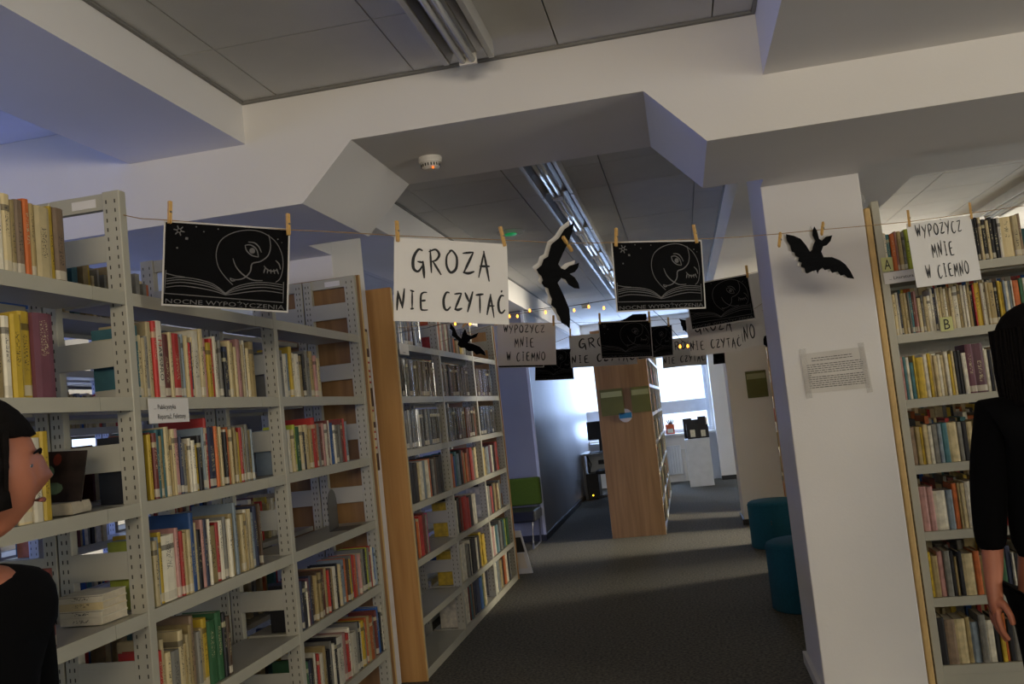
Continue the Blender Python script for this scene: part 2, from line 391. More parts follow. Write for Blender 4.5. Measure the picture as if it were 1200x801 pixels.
# ------------------------------------------------------------ books
BC = dict(w=(212, 204, 180), c=(198, 180, 134), s=(160, 140, 92), g=(128, 126, 118), y=(212, 176, 36), r=(190, 34, 28), b=(30, 84, 160),
          k=(28, 27, 29), t=(50, 112, 122), n=(36, 92, 52), o=(206, 96, 30), p=(96, 46, 64), m=(104, 36, 30), d=(70, 50, 34), l=(176, 190, 44),
          i=(196, 140, 132), u=(130, 148, 160), v=(30, 40, 72), e=(142, 118, 92), h=(214, 40, 110))
BC = {k: (v if k in 'wcsk' else tuple(int(a*.8+b_*.2) for a, b_ in zip(v, (112, 102, 82)))) for k, v in BC.items()}
BN = dict(w='white', c='cream', s='tan', g='grey', y='yellow', r='red', b='blue', k='black', t='teal', n='green', o='orange', p='plum', m='maroon',
          d='brown', l='lime', i='pink', u='pale blue', v='navy', e='beige', h='magenta')
def book_mat(name, col, rough, gloss=0):
    m = bpy.data.materials.new(name); m.use_nodes = True; N = m.node_tree.nodes; L = m.node_tree.links
    b = N['Principled BSDF']; b.inputs['Roughness'].default_value = rough
    if gloss: b.inputs['Coat Weight'].default_value = gloss; b.inputs['Coat Roughness'].default_value = .12
    tc = N.new('ShaderNodeTexCoord'); oi = N.new('ShaderNodeObjectInfo')
    sep = N.new('ShaderNodeSeparateXYZ'); L.new(tc.outputs['Generated'], sep.inputs[0])
    def math_(op, a, bb, clamp=False):
        n = N.new('ShaderNodeMath'); n.operation = op; n.use_clamp = clamp
        for i, q in enumerate((a, bb)):
            if q is None: continue
            if isinstance(q, (int, float)): n.inputs[i].default_value = q
            else: L.new(q, n.inputs[i])
        return n.outputs[0]
    z = sep.outputs[2]; rnd = oi.outputs['Random']
    # worn variation, per book brightness
    off = N.new('ShaderNodeVectorMath'); off.operation = 'ADD'
    cx = N.new('ShaderNodeCombineXYZ'); r10 = math_('MULTIPLY', rnd, 97.0)
    for i in range(3): L.new(r10, cx.inputs[i])
    L.new(tc.outputs['Object'], off.inputs[0]); L.new(cx.outputs[0], off.inputs[1])
    nz = N.new('ShaderNodeTexNoise'); nz.inputs['Scale'].default_value = 22; nz.inputs['Detail'].default_value = 4; L.new(off.outputs[0], nz.inputs['Vector'])
    br = math_('ADD', math_('MULTIPLY', nz.outputs[0], .5), math_('ADD', math_('MULTIPLY', rnd, .5), .5))
    sc = N.new('ShaderNodeVectorMath'); sc.operation = 'SCALE'; sc.inputs[0].default_value = srgb(col); L.new(br, sc.inputs['Scale'])
    # title streak: fine noise squeezed along the spine, only mid spine
    mp = N.new('ShaderNodeMapping'); mp.inputs['Scale'].default_value = (90, 90, 170); L.new(off.outputs[0], mp.inputs[0])
    n2 = N.new('ShaderNodeTexNoise'); n2.inputs['Scale'].default_value = 1.6; L.new(mp.outputs[0], n2.inputs['Vector'])
    t1 = math_('GREATER_THAN', n2.outputs[0], .56)
    lo = math_('ADD', math_('MULTIPLY', rnd, .3), .2)
    m1 = math_('GREATER_THAN', z, lo); m2 = math_('LESS_THAN', z, math_('ADD', lo, .42))
    yy = sep.outputs[1]; m3 = math_('GREATER_THAN', yy, .3); m4 = math_('LESS_THAN', yy, .7)
    tm = math_('MULTIPLY', math_('MULTIPLY', math_('MULTIPLY', m1, m2), math_('MULTIPLY', m3, m4)), t1)
    lum = sum(col)/3
    ink = (40, 36, 34) if lum > 110 else (200, 190, 150)
    mx = N.new('ShaderNodeMix'); mx.data_type = 'RGBA'; L.new(math_('MULTIPLY', tm, .8), mx.inputs[0]); L.new(sc.outputs[0], mx.inputs[6]); mx.inputs[7].default_value = srgb(ink)+(1,)
    # library label near the foot on part of the books
    lb = math_('MULTIPLY', math_('GREATER_THAN', z, .03), math_('LESS_THAN', z, .15))
    fr = math_('FRACT', math_('MULTIPLY', rnd, 7.31), None)
    lb = math_('MULTIPLY', lb, math_('GREATER_THAN', fr, .45))
    m5 = N.new('ShaderNodeMix'); m5.data_type = 'RGBA'; L.new(math_('MULTIPLY', lb, .75), m5.inputs[0]); L.new(mx.outputs[2], m5.inputs[6]); m5.inputs[7].default_value = srgb((205, 196, 172))+(1,)
    # contrasting band high on the spine on some
    fr2 = math_('FRACT', math_('MULTIPLY', rnd, 13.77), None)
    bd = math_('MULTIPLY', math_('MULTIPLY', math_('GREATER_THAN', z, .78), math_('LESS_THAN', z, .86)), math_('GREATER_THAN', fr2, .7))
    m6 = N.new('ShaderNodeMix'); m6.data_type = 'RGBA'; L.new(math_('MULTIPLY', bd, .7), m6.inputs[0]); L.new(m5.outputs[2], m6.inputs[6]); m6.inputs[7].default_value = srgb(ink)+(1,)
    L.new(m6.outputs[2], b.inputs['Base Color'])
    return m
BM = {k: book_mat(BN[k].replace(' ', '_')+'_book_cover', v, .5) for k, v in BC.items()}
STM = {k: mat('small_'+BN[k].replace(' ', '_')+'_cover', v, .5, var=.25, scale=30) for k, v in BC.items()}
CM = {k: book_mat(BN[k].replace(' ', '_')+'_disc_case', tuple(int(q*.5) for q in v), .2, .8) for k, v in BC.items()}

def book_cover(t, d, h):
    b = MB(); c = .0022 if t > .012 else .0013; r = min(.004, t*.3)
    o = [(-d, -t/2), (-r, -t/2), (0, -t/4), (0, t/4), (-r, t/2), (-d, t/2)]
    i = [(-d, t/2-c), (-.006, t/2-c), (-.006, -t/2+c), (-d, -t/2+c)]
    P = o+i; n = len(P)
    for z in (0, h): b.v += [(x, y, z) for x, y in P]
    for k in range(n):
        j = (k+1) % n; b.f.append((k, j, n+j, n+k))
    for q in ((0, 1, 8, 9), (1, 2, 3, 4), (1, 4, 7, 8), (4, 5, 6, 7)):
        b.f.append(tuple(x+n for x in q)); b.f.append(tuple(q[::-1]))
    return b, c
ORD = ['first','second','third','fourth','fifth','sixth','seventh','eighth','ninth','tenth','eleventh','twelfth','thirteenth','fourteenth','fifteenth',
       'sixteenth','seventeenth','eighteenth','nineteenth','twentieth','twenty-first','twenty-second','twenty-third','twenty-fourth','twenty-fifth',
       'twenty-sixth','twenty-seventh','twenty-eighth','twenty-ninth','thirtieth','thirty-first','thirty-second','thirty-third','thirty-fourth',
       'thirty-fifth','thirty-sixth','thirty-seventh','thirty-eighth','thirty-ninth','fortieth','forty-first','forty-second','forty-third','forty-fourth','forty-fifth','forty-sixth','forty-seventh','forty-eighth','forty-ninth','fiftieth']
BOOKS = {}
PACK = {}
def pack_book(pk, key, loc, rz, t, d, h):
    """books past the limit for single objects: same shape, joined into one part per shelving"""
    c, th = book_cover(t, d, h); P = PACK.setdefault(pk, [[], [], []])
    pg = MB().box((-d+.002, -t/2+th+.0002, .003), (-.0063, t/2-th-.0002, h-.004))
    cr, sr = math.cos(rz), math.sin(rz)
    for mb, mk in ((c, key), (pg, 'page')):
        n = len(P[0])
        P[0] += [(loc[0]+x*cr-y*sr, loc[1]+x*sr+y*cr, loc[2]+z) for x, y, z in mb.v]
        P[1] += [tuple(n+i for i in f) for f in mb.f]; P[2] += [mk]*len(mb.f)
def add_book(kind, key, loc, rz, t, d, h, label, group, tilt=0, mats=None):
    c, th = book_cover(t, d, h)
    o = c.build(kind, (mats or BM)[key], None)
    o.location = loc; o.rotation_euler = (tilt, 0, rz); tag(o, label, kind if kind != 'disc_case' else 'case', group)
    if kind != 'disc_case':
        MB().box((-d+.002, -t/2+th+.0002, .003), (-.0063, t/2-th-.0002, h-.004)).build('page_block', M['pages'], o)
    else:
        MB().box((-d+.001, -t/2+th+.0002, .001), (-.0063, t/2-th-.0002, h-.001)).build('disc_tray', M['darkp'], o)
    return o
def row(kind, seqs, a0, a1, z, hbase, where, shelf, group, side='L', hv=.018, front=-.012, mats=None, pk=None, cut=9):
    """side L: spines face +x, run along y.  side R: spines face -y, run along x."""
    toks = []; BP = None
    i = 0
    s = seqs.replace(' ', '')
    while i < len(s):
        ch = s[i]; wide = 1.0; tall = 0
        i += 1
        while i < len(s) and s[i] in "+^_-":
            if s[i] == '+': wide += .7
            if s[i] == '-': wide *= .6
            if s[i] == '^': tall += .03
            if s[i] == '_': tall -= .03
            i += 1
        toks.append((ch, wide*random.uniform(.7, 1.3), tall))
    tot = sum(q[1] for q in toks); L = a1-a0; p = a0
    nn = len(toks)
    for j, (ch, wd, tl) in enumerate(toks):
        t = wd/tot*L
        h = hbase+tl+random.uniform(-hv, hv); d = min(.235, h*.68+random.uniform(-.01, .01))
        if kind == 'disc_case': d = .135; h = hbase+random.choice((0, 0, .003, -.002))+tl
        ctr = p+t/2
        fr = front-random.uniform(0, .012)
        tk = t-.0012
        nm = BN[ch]
        size = 'thick ' if wd > 1.5 else ('tall ' if tl > .02 else ('thin ' if wd < .8 else ''))
        noun = 'book' if kind == 'book' else 'disc case'
        lab = f"{size}{nm} {noun}, {ORD[j]} from left, {shelf} shelf, {where}"
        if side == 'L': loc = (LX+fr, ctr, z+.0032); rz = 0
        else: loc = (ctr, 4.55-fr, z+.0032); rz = -PI/2
        if side == 'R' and ch == 'p':
            add_book('binder', ch, loc, rz, tk, d, h, ['left', 'right'][j % 2 == BP]+' of two wide plum binders, third shelf, '+where, 'plum binders'); BP = j % 2 == 0
        elif pk or (side == 'R' and ctr > cut): pack_book(pk or 'right', ch, loc, rz, tk, d, h)
        else: add_book(kind, ch, loc, rz, tk, d, h, lab, group, mats=mats)
        p += t
NB, MBY, EB = 'nearest bay of left run', 'middle bay of left run', 'end bay of left run'
G1 = 'books on the left shelving run'
row('book', 'c k i c k+ g w c s- e o- s- c+ y- e', 1.74, 2.29, 2.0, .205, NB, 'top', G1, hv=.01)
row('book', 'c w s k c o s w y y p+^', 1.78, 2.205, 1.67, .215, NB, 'second', G1)
row('book', 'c w c u g c w y^', 1.84, 2.16, 1.345, .205, NB, 'third', G1)
row('book', 'k d v y y m', 1.92, 2.15, 1.015, .205, NB, 'fourth', G1)
row('book', 't-^ c c- g c^ r^ w+^ m+ c r++ g u c- r v- c- w+^ c^ i- y+ r w w- g d- k_ v c- s c i s- c w v- c s+', 2.585, 3.395, 1.67, .21, MBY, 'second', G1)
row('book', 'k y m- m+ t s t- c+^ s- c i v g_ s_ w_ w_ y_ k u- w r^ v+^ o s c k w o- c- g s- c y- r g c- g s u-', 2.585, 3.33, 1.345, .205, MBY, 'third', G1)
row('book', 'l- c u y- w++ i r s c b^ c- k i- v w- s+ r w g w s u^ s c s- w c u v^ d-^', 2.585, 3.33, 1.015, .215, MBY, 'fourth', G1)
row('book', 'r_ c c_ g_+ c s_ c s e^ g s y+ n++ n+ k d', 2.585, 3.04, .685, .215, MBY, 'fifth', G1)
row('book', 'g w u y^ w w s k- g g- s i r- c', 3.615, 4.08, 1.67, .2, EB, 'second', G1)
row('book', 'u w c l- n c k_ c s_ r^ o- g m i- w m w- b w g g m r- u', 3.615, 4.335, 1.345, .2, EB, 'third', G1)
row('book', 'k v k w- p v d s d- s d m s r- d s w k c u u o- d y g r+- o u i c g k l g r w b- u', 3.615, 4.585, .685, .2, EB, 'fifth', G1, hv=.012)
row('book', 'n n v k w- m+ r w s g k g w k w+ w i r+ w w+ g k w y+ g o- s o+ g m b+^ k w-', 3.615, 4.59, .345, .21, EB, 'sixth', G1)
G2 = 'disc cases on the far left shelving'; G3 = 'books on the far left shelving'
def W(n): return ['nearest bay past oak panel', 'middle bay past oak panel', 'last bay past oak panel'][n-1]
row('disc_case', 'k u k v u o+ k u g k', 5.30, 5.86, 2.0, .19, W(1), 'top', G2, mats=CM)
row('book', 'r o w t i+ w i g', 6.25, 6.62, 2.0, .21, W(2), 'top', G3, pk='far left')
row('book', 'd k_ o_ s_ k_ y_ c_ g_', 6.63, 7.12, 2.0, .15, W(2), 'top', 'short books on the far left shelving', pk='far left')
row('disc_case', 'k d t w- g+ s c c i c c k d d k k', 5.31, 6.12, 1.67, .235, W(1), 'second', G2, mats=CM)
row('disc_case', 'm i w- u k m c+ s k w v u o g', 6.26, 7.12, 1.67, .235, W(2), 'second', G2, mats=CM)
row('disc_case', 'w m w i+ g p w m k w', 7.31, 7.99, 1.67, .235, W(3), 'second', G2, mats=CM)
row('disc_case', 'k w k g k w k k w u k k k w', 5.31, 6.13, 1.345, .24, W(1), 'third', G2, mats=CM)
row('disc_case', 'w u v k u k r k w g o+ o i g o', 6.26, 7.21, 1.345, .24, W(2), 'third', G2, mats=CM)
row('disc_case', 'w u k u k w v g s', 7.29, 8.0, 1.345, .24, W(3), 'third', G2, mats=CM)
row('book', 'k k d c w+ u w o k g d k k k', 5.31, 6.06, 1.015, .24, W(1), 'fourth', G3, hv=.01, pk='far left')
row('book', 'm o b t u k o s o m r g c', 6.26, 7.13, 1.015, .235, W(2), 'fourth', G3, pk='far left')
row('book', 'y s g u p w k m r', 7.29, 7.92, 1.015, .235, W(3), 'fourth', G3, pk='far left')
row('book', 'd o- c r+ m g- h', 5.31, 5.61, .685, .235, W(1), 'fifth', G3, pk='far left')
row('book', 'y- w k m r+ r k w+', 6.26, 6.92, .685, .235, W(2), 'fifth', G3, pk='far left')
row('book', 'w g m- r k s m c g', 7.29, 7.9, .685, .225, W(3), 'fifth', G3, pk='far left')
row('book', 'y w+ g k- w k k w- k y y', 6.26, 7.1, .345, .24, W(2), 'sixth', G3, pk='far left')
row('book', 'w i w t u g k t l n', 7.29, 8.06, .345, .235, W(3), 'sixth', G3, pk='far left')
row('book', 'w+ w m- t m- s v v+ b n c w', 6.26, 7.02, .05, .25, W(2), 'bottom', G3, pk='far left')
row('book', 'g w k u g s k o w k g', 7.29, 8.0, .05, .24, W(3), 'bottom', G3, pk='far left')
G4 = 'books on the right shelving'; RW = 'shelving right of pillar'
row('book', 'w t o+ i s g l+ w k r c w s k c i w k_ s c w_ k u w+ k^ k c^ k c k k w c++ c+ e', 1.025, 1.64, 1.98, .19, RW, 'top', G4, 'R', cut=9)
row('book', 'c w v- s c g t m- i c_ g_ c_ w_ w v w- c c w s c w+ s w w s k r- y+ w w- c s+ k y y u w u w- o+ n+ w', 1.025, 1.62, 1.675, .20, RW, 'second', G4, 'R', hv=.006, cut=1.5)
row('book', 'i- t w t_ y y+ w y c- c w c w y c- k k w p++^ p++^ w k w c s w u g k w k w g s', 1.025, 1.62, 1.365, .2, RW, 'third', G4, 'R', hv=.008, cut=.9)
row('book', 'e s y- c w g u t c+ g k c s g s- k n+ n+ c y w b', 1.025, 1.55, 1.055, .18, RW, 'fourth', G4, 'R', hv=.006, cut=.9)
row('book', 'i i w+ u o s- c w+ u c y o r v w k s g c', 1.025, 1.55, .745, .2, RW, 'fifth', G4, 'R', cut=.9)
row('book', 'y- s+ i g k s- k c+ o s+ w g n+ v w- k w^ g d', 1.025, 1.5, .44, .195, RW, 'sixth', G4, 'R', cut=.9)
row('book', 'k e+ c+ s u g w k y- o- k g c g k b b y- w- i k', 1.025, 1.6, .132, .2, RW, 'bottom', G4, 'R', cut=.9)

for pk, (v, f, mk) in PACK.items():
    me = bpy.data.meshes.new('book_stock'); me.from_pydata(v, [], f); ks = sorted(set(mk))
    for k in ks: me.materials.append(M['pages'] if k == 'page' else STM[k])
    for p, k in zip(me.polygons, mk): p.material_index = ks.index(k)
    o = link('book_stock', me)
    tag(o, 'small upright books on the lower shelves beyond the oak end panel' if pk == 'far left' else 'packed upright books on the right shelving from the third shelf down', 'books', kind='stuff')

# rows too small or hidden to pick apart: packed book stock on the backs of the units
pal = {k: mat('stock_'+BN[k].replace(' ', '_'), BC[k], .6, var=.2, scale=30) for k in 'wcsgyrbkmot'}
def stock(name, label, cells, x_front, sgn, horizontal=False):
    b = MB(); idx = []
    keys = list(pal)
    for (y0, y1, z, h) in cells:
        y = y0
        while y < y1-.01:
            t = random.uniform(.012, .034); hh = h*random.uniform(.82, 1.06); dd = random.uniform(.14, .2)
            ky = random.choice('wcccsssggyrbkmot'); n = len(b.f)
            f0 = random.uniform(.01, .03)
            if not horizontal:
                a, c = sorted((x_front-sgn*f0, x_front-sgn*(f0+dd))); b.box((a, y, z+.004), (c, y+t-.001, z+hh))
            else:
                a, c = sorted((x_front-sgn*f0, x_front-sgn*(f0+dd))); b.box((y, a, z+.004), (y+t-.001, c, z+hh))
            idx += [keys.index(ky)]*(len(b.f)-n)
            y += t
    me = b.mesh(name)
    for k in keys: me.materials.append(pal[k])
    for p, i in zip(me.polygons, idx): p.material_index = i
    o = link(name, me); tag(o, label, 'books', kind='stuff'); return o
c = []
for i in range(4):
    for z in LEV[:-1]:
        if random.random() < .85 and not (z > 1.9 and i != 2) and not (i in (2,) and z in (1.67,)): 
            a = P1[i]+.03; L_ = random.uniform(.35, .85); c.append((a+.02, a+L_, z, .2))
stock('book_stock', 'packed books facing the other aisle on the back of the left run', c, LX-2*D, -1)
c = [(P2[i]+.03, P2[i]+random.uniform(.5, .85), z, .2) for i in range(3) for z in LEV if random.random() < .6]
stock('book_stock', 'packed books on the back of the disc shelving run', c, LX-2*D, -1)
c = [(a+.03, a+random.uniform(.5, .9), z, .2) for a in (2.2, 3.2, 4.2, 5.2) for z in LEV[1:]]
stock('book_stock', 'packed books on the shelving in the next aisle', c, -3.35, 1)
c = [(a+.04, a+random.uniform(.85, .98), z, .2) for a in (1.01, 2.05, 3.08) for z in RLEV]
stock('book_stock', 'packed books on the back of the shelving right of the pillar', c, 4.55+2*D, 1, True)
c = [(a+.04, a+random.uniform(.75, .95), z, .2) for a in (2.05, 3.08) for z in RLEV]
stock('book_stock', 'packed books at the right end of the right shelving', c, 4.55, -1, True)
for k, y in enumerate((6.2, 7.58, 8.92, 10.2, 11.55)):
    c = [(a+.04, a+random.uniform(.8, 1.0), z, .2) for a in (1.03, 2.12) for z in RLEV]
    nm = ['first', 'second', 'third', 'fourth', 'fifth'][k]
    stock('book_stock', f'packed books filling the {nm} row behind the right shelving', c, y, -1, True)

# ------------------------------------------------------------ lettering and drawings on sheets
class Sheet:
    """a hanging sheet: four corners (TL, TR, BR, BL) in the world, with a little curl"""
    def __init__(s, tl, tr, br, bl, curl=.006):
        s.c = [Vector(q) for q in (tl, tr, br, bl)]; s.curl = curl
        s.n = (s.c[1]-s.c[0]).cross(s.c[3]-s.c[0]).normalized()
        if s.n.dot(CP-s.c[0]) < 0: s.n = -s.n
        s.w = (s.c[1]-s.c[0]).length; s.h = (s.c[3]-s.c[0]).length
    def p(s, u, v, off=0):
        a = s.c[3].lerp(s.c[2], u); b = s.c[0].lerp(s.c[1], u)
        q = a.lerp(b, v)
        return q + s.n*(off + s.curl*math.sin(PI*u)*(.4+.6*(1-v)) + s.curl*.8*(1-v)**2*math.cos(3*u))
    def sheet(s, name, m, parent=None, n=8, th=.0008, off=0, inset=0, origin=None):
        b = MB()
        for o in (0, -th):
            for j in range(n+1):
                for i in range(n+1):
                    u = inset+(1-2*inset)*i/n; v = inset*s.w/s.h+(1-2*inset*s.w/s.h)*j/n
                    b.v.append(s.p(u, v, off+o))
        k = (n+1)**2; W_ = n+1
        for j in range(n):
            for i in range(n):
                q = j*W_+i
                b.f.append((q, q+1, q+W_+1, q+W_)); b.f.append((k+q, k+q+W_, k+q+W_+1, k+q+1))
        for i in range(n):
            b.f.append((i, k+i, k+i+1, i+1)); t = n*W_+i; b.f.append((t, t+1, k+t+1, k+t))
            l = i*W_; b.f.append((l, l+W_, k+l+W_, k+l)); r = l+n; b.f.append((r, k+r, k+r+W_, r+W_))
        b.smooth = False
        return b.build(name, m, parent, fix=True)
    def ribbon(s, mb, pts, wd, taper=.5, off=.0016):
        """pts in (u,v); wd in metres"""
        n = len(pts)
        if n < 2: return
        P = [s.p(u, v, off) for u, v in pts]; n0 = len(mb.v)
        for i, q in enumerate(P):
            t = (P[min(i+1, n-1)]-P[max(i-1, 0)]).normalized(); sd = t.cross(s.n).normalized()
            f = i/(n-1); ww = wd*(1-taper*abs(2*f-1)**1.5)/2
            mb.v += [tuple(q+sd*ww), tuple(q-sd*ww)]
        for i in range(n-1):
            a = n0+2*i; mb.f.append((a, a+1, a+3, a+2))
def smooth(pts, k=4):
    if len(pts) < 3:
        (a, b), (c, d) = pts; return [(a+(c-a)*i/3, b+(d-b)*i/3) for i in range(4)]
    o = []
    P = [pts[0]]+list(pts)+[pts[-1]]
    for i in range(1, len(P)-2):
        for j in range(k):
            t = j/k; r = []
            for q in (0, 1):
                a, b, c, d = P[i-1][q], P[i][q], P[i+1][q], P[i+2][q]
                r.append(.5*((2*b)+(-a+c)*t+(2*a-5*b+4*c-d)*t*t+(-a+3*b-3*c+d)*t**3))
            o.append(tuple(r))
    o.append(pts[-1]); return o
def poly(pts, k=3):
    o = []
    for i in range(len(pts)-1):
        for j in range(k): t = j/k; o.append((pts[i][0]+(pts[i+1][0]-pts[i][0])*t, pts[i][1]+(pts[i+1][1]-pts[i][1])*t))
    return o+[pts[-1]]
GL = dict(
 G=[('s', [(.85,.95),(.5,1),(.12,.62),(.12,.15),(.5,.02),(.85,.3)]), ('p', [(.42,.46),(.95,.42)]), ('p', [(.86,.5),(.98,-.28)])],
 R=[('p', [(.12,1.02),(.2,-.05)]), ('s', [(0,.9),(.55,1.02),(.85,.8),(.6,.55),(.2,.46)]), ('p', [(.3,.5),(.98,-.12)])],
 O=[('s', [(.5,1),(.12,.75),(.08,.3),(.4,0),(.85,.2),(.92,.7),(.55,1),(.3,.95)])],
 Z=[('p', [(.02,.92),(.92,1.0)]), ('p', [(.92,1.0),(.12,.04)]), ('s', [(.05,.06),(.5,.02),(1,.12)])],
 A=[('p', [(0,-.15),(.55,1.08)]), ('p', [(.5,1.1),(.88,-.3)]), ('p', [(.12,.38),(.98,.4)])],
 N=[('p', [(.08,-.12),(.2,.95)]), ('p', [(.16,1),(.72,.02)]), ('p', [(.7,.0),(.95,1.15)])],
 I=[('p', [(.5,1.02),(.48,.02)]), ('p', [(.05,1.05),(.95,.98)]), ('p', [(.1,-.02),(.85,.02)])],
 E=[('s', [(.85,1.02),(.4,1),(.12,.8),(.14,.1),(.4,0),(.95,.02)]), ('p', [(.16,.52),(.7,.56)])],
 C=[('s', [(.85,1),(.45,1),(.12,.6),(.2,.12),(.55,.0),(.95,.2)])],
 Y=[('p', [(.02,1.02),(.5,.48)]), ('p', [(1,1.1),(.3,-.12)])],
 T=[('p', [(0,.96),(1,1.04)]), ('p', [(.52,1.05),(.5,-.08)])],
 W=[('p', [(0,1.08),(.26,.0)]), ('p', [(.26,.0),(.5,.8)]), ('p', [(.5,.8),(.74,.02)]), ('p', [(.74,.02),(1,1.1)])],
 P=[('p', [(.14,1),(.18,-.1)]), ('s', [(.02,.9),(.5,1.04),(.85,.8),(.6,.5),(.2,.42)])],
 M=[('p', [(.02,-.05),(.14,1)]), ('p', [(.14,1),(.5,.3)]), ('p', [(.5,.3),(.86,1.02)]), ('p', [(.86,1.02),(.98,-.08)])],
)
GL['Ć'] = GL['C']+[('p', [(.5,1.2),(.6,1.34)])]
GL['Ż'] = GL['Z']+[('p', [(.48,1.22),(.52,1.34)])]
def hand_text(sh, mb, txt, u0, u1, v0, v1, wd):
    n = len(txt); cw = (u1-u0)/(n-.25); x = u0
    rg = random.Random(len(txt)*7+3)
    for ch in txt:
        if ch != ' ':
            gw = cw*.74*(.55 if ch == 'I' else 1); ox = x+(cw*.15 if ch == 'I' else 0)
            sk = rg.uniform(-.04, .04); vo = rg.uniform(-.06, .06)*(v1-v0)
            for kind, pts in GL[ch]:
                q = smooth(pts) if kind == 's' else poly(pts)
                q = [(ox+gw*(a+sk*b), v0+vo+(v1-v0)*b) for a, b in q]
                sh.ribbon(mb, q, wd*rg.uniform(.75, 1.2), .55)
        x += cw
def font_mesh(txt, align='LEFT'):
    cu_ = bpy.data.curves.new('t', 'FONT'); cu_.body = txt; cu_.align_x = align; cu_.resolution_u = 2
    o = bpy.data.objects.new('t', cu_); COL.objects.link(o)
    bpy.context.view_layer.update()
    me = bpy.data.meshes.new_from_object(o.evaluated_get(bpy.context.evaluated_depsgraph_get()))
    bpy.data.objects.remove(o); bpy.data.curves.remove(cu_); return me
def font_on(sh, name, txt, u0, u1, v0, v1, m, parent, off=.0016):
    me = font_mesh(txt); xs = [v.co.x for v in me.vertices]; ys = [v.co.y for v in me.vertices]
    a, b, c_, d = min(xs), max(xs), min(ys), max(ys)
    for v in me.vertices:
        v.co = sh.p(u0+(u1-u0)*(v.co.x-a)/(b-a), v0+(v1-v0)*(v.co.y-c_)/(d-c_), off)
    return link(name, me, m, parent)

def quad_on(px4, n, d): return [at(x, y, n, d) for x, y in px4]
def grozaa(name, label, q, curl=.006, m=None):
    sh = Sheet(*q, curl=curl); o = sh.sheet(name, m or M['paper']); tag(o, label, 'sign')
    b = MB(); k = sh.w/.4
    hand_text(sh, b, 'GROZA', .15, .84, .60, .87, .0100*k); b.build('lettering', M['ink'], o, fix=False); b = MB()
    hand_text(sh, b, 'NIE CZYTAĆ', .02, .97, .15, .36, .0084*k)
    b.build('lettering', M['ink'], o, fix=False); return o
def wypozycz(name, label, q, curl=.006, m=None):
    sh = Sheet(*q, curl=curl); o = sh.sheet(name, m or M['paper']); tag(o, label, 'sign')
    b = MB(); k = sh.w/.4
    hand_text(sh, b, 'WYPOŻYCZ', .12, .82, .77, .94, .0066*k); b.build('lettering', M['ink'], o, fix=False); b = MB()
    hand_text(sh, b, 'MNIE', .31, .64, .44, .64, .0066*k); b.build('lettering', M['ink'], o, fix=False); b = MB()
    hand_text(sh, b, 'W CIEMNO', .17, .82, .11, .30, .0066*k)
    b.build('lettering', M['ink'], o, fix=False); return o
DIM = mat('thin_printed_line', (74, 72, 72), .8)
def poster(name, label, q, curl=.006, strong=True, detail=True):
    sh = Sheet(*q, curl=curl); o = sh.sheet(name, M['rim']); tag(o, label, 'poster')
    ins = .014
    bp_ = sh.sheet('black_print', M['black'], o, off=.0009, inset=ins, th=.0005)
    b = MB(); W1 = (.0030 if strong else .0024)*sh.w/.42; W2 = W1*1.5
    def cv(pts): return [((x-35)/550, 1-(y-215)/385) for x, y in pts]
    big_ = [(335,490),(300,455),(270,410),(260,350),(278,292),(325,255),(390,236),(455,240),(515,275),(548,330),(556,390),(545,445),(524,466)]
    sh.ribbon(b, smooth(cv(big_)), W1, .1, .0022)
    for ln in ([(488,250),(498,300),(488,345),(455,375),(418,388),(410,425),(385,455),(350,466),(322,460)],
               [(333,370),(348,408),(378,440),(420,462),(466,462)], [(322,460),(330,472),(345,470)],
               [(398,290),(425,292),(445,308),(458,334)], [(385,306),(392,330),(415,350),(445,356)], [(385,306),(410,303),(436,322),(445,356)],
               [(470,394),(488,412),(510,416),(532,408)], [(522,366),(538,382),(545,406)]):
        sh.ribbon(b, smooth(cv(ln)), W2, .4, .0022)
    for r in (10, 4):
        sh.ribbon(b, smooth(cv([(417+r*math.cos(a*PI/4), 329+r*math.sin(a*PI/4)) for a in range(9)])), W2, 0, .0022)
    for x in (476, 488, 501, 514, 527):
        sh.ribbon(b, poly(cv([(x, 402+6*math.sin((x-470)/20)), (x-6+(x-476)*.3, 428)])), W2, .5, .0022)
    for dy in (0, 10, 22, 38):
        sh.ribbon(b, smooth(cv([(52,480+dy),(110,470+dy),(180,474+dy),(250,492+dy*.8),(304,530+dy*.2)])), W1, .2, .0022)
        sh.ribbon(b, smooth(cv([(304,530+dy*.2),(345,500+dy*.8),(410,478+dy),(480,470+dy),(556,476+dy)])), W1, .2, .0022)
    sh.ribbon(b, poly(cv([(50,440),(46,545),(304,552),(560,556),(560,462)])), W1, 0, .0022)
    sh.ribbon(b, poly(cv([(50,455),(90,464),(130,468)])), W1, 0, .0022)
    for k in range(6):
        a = k*PI/3+.2
        sh.ribbon(b, poly(cv([(100+7*math.cos(a), 258+7*math.sin(a)), (100+24*math.cos(a), 258+24*math.sin(a))])), W2, .3, .0022)
    sh.ribbon(b, poly(cv([(100+9*math.cos(k*PI/3), 258+9*math.sin(k*PI/3)) for k in range(7)])), W1, 0, .0022)
    for x, y, r in ((133,292,6),(94,337,4),(172,236,3),(205,256,3),(266,240,3),(530,268,3),(548,282,2)):
        sh.ribbon(b, poly(cv([(x-r,y),(x+r,y)])), r*2*sh.w/550, .2, .0022)
    b.build('line_drawing', M['chalk'] if strong else DIM, bp_, fix=False)
    font_on(sh, 'caption', 'NOCNE WYPOŻYCZENIA', .03, .965, .03, .10, M['chalk'] if strong else DIM, bp_, .0022)
    return o

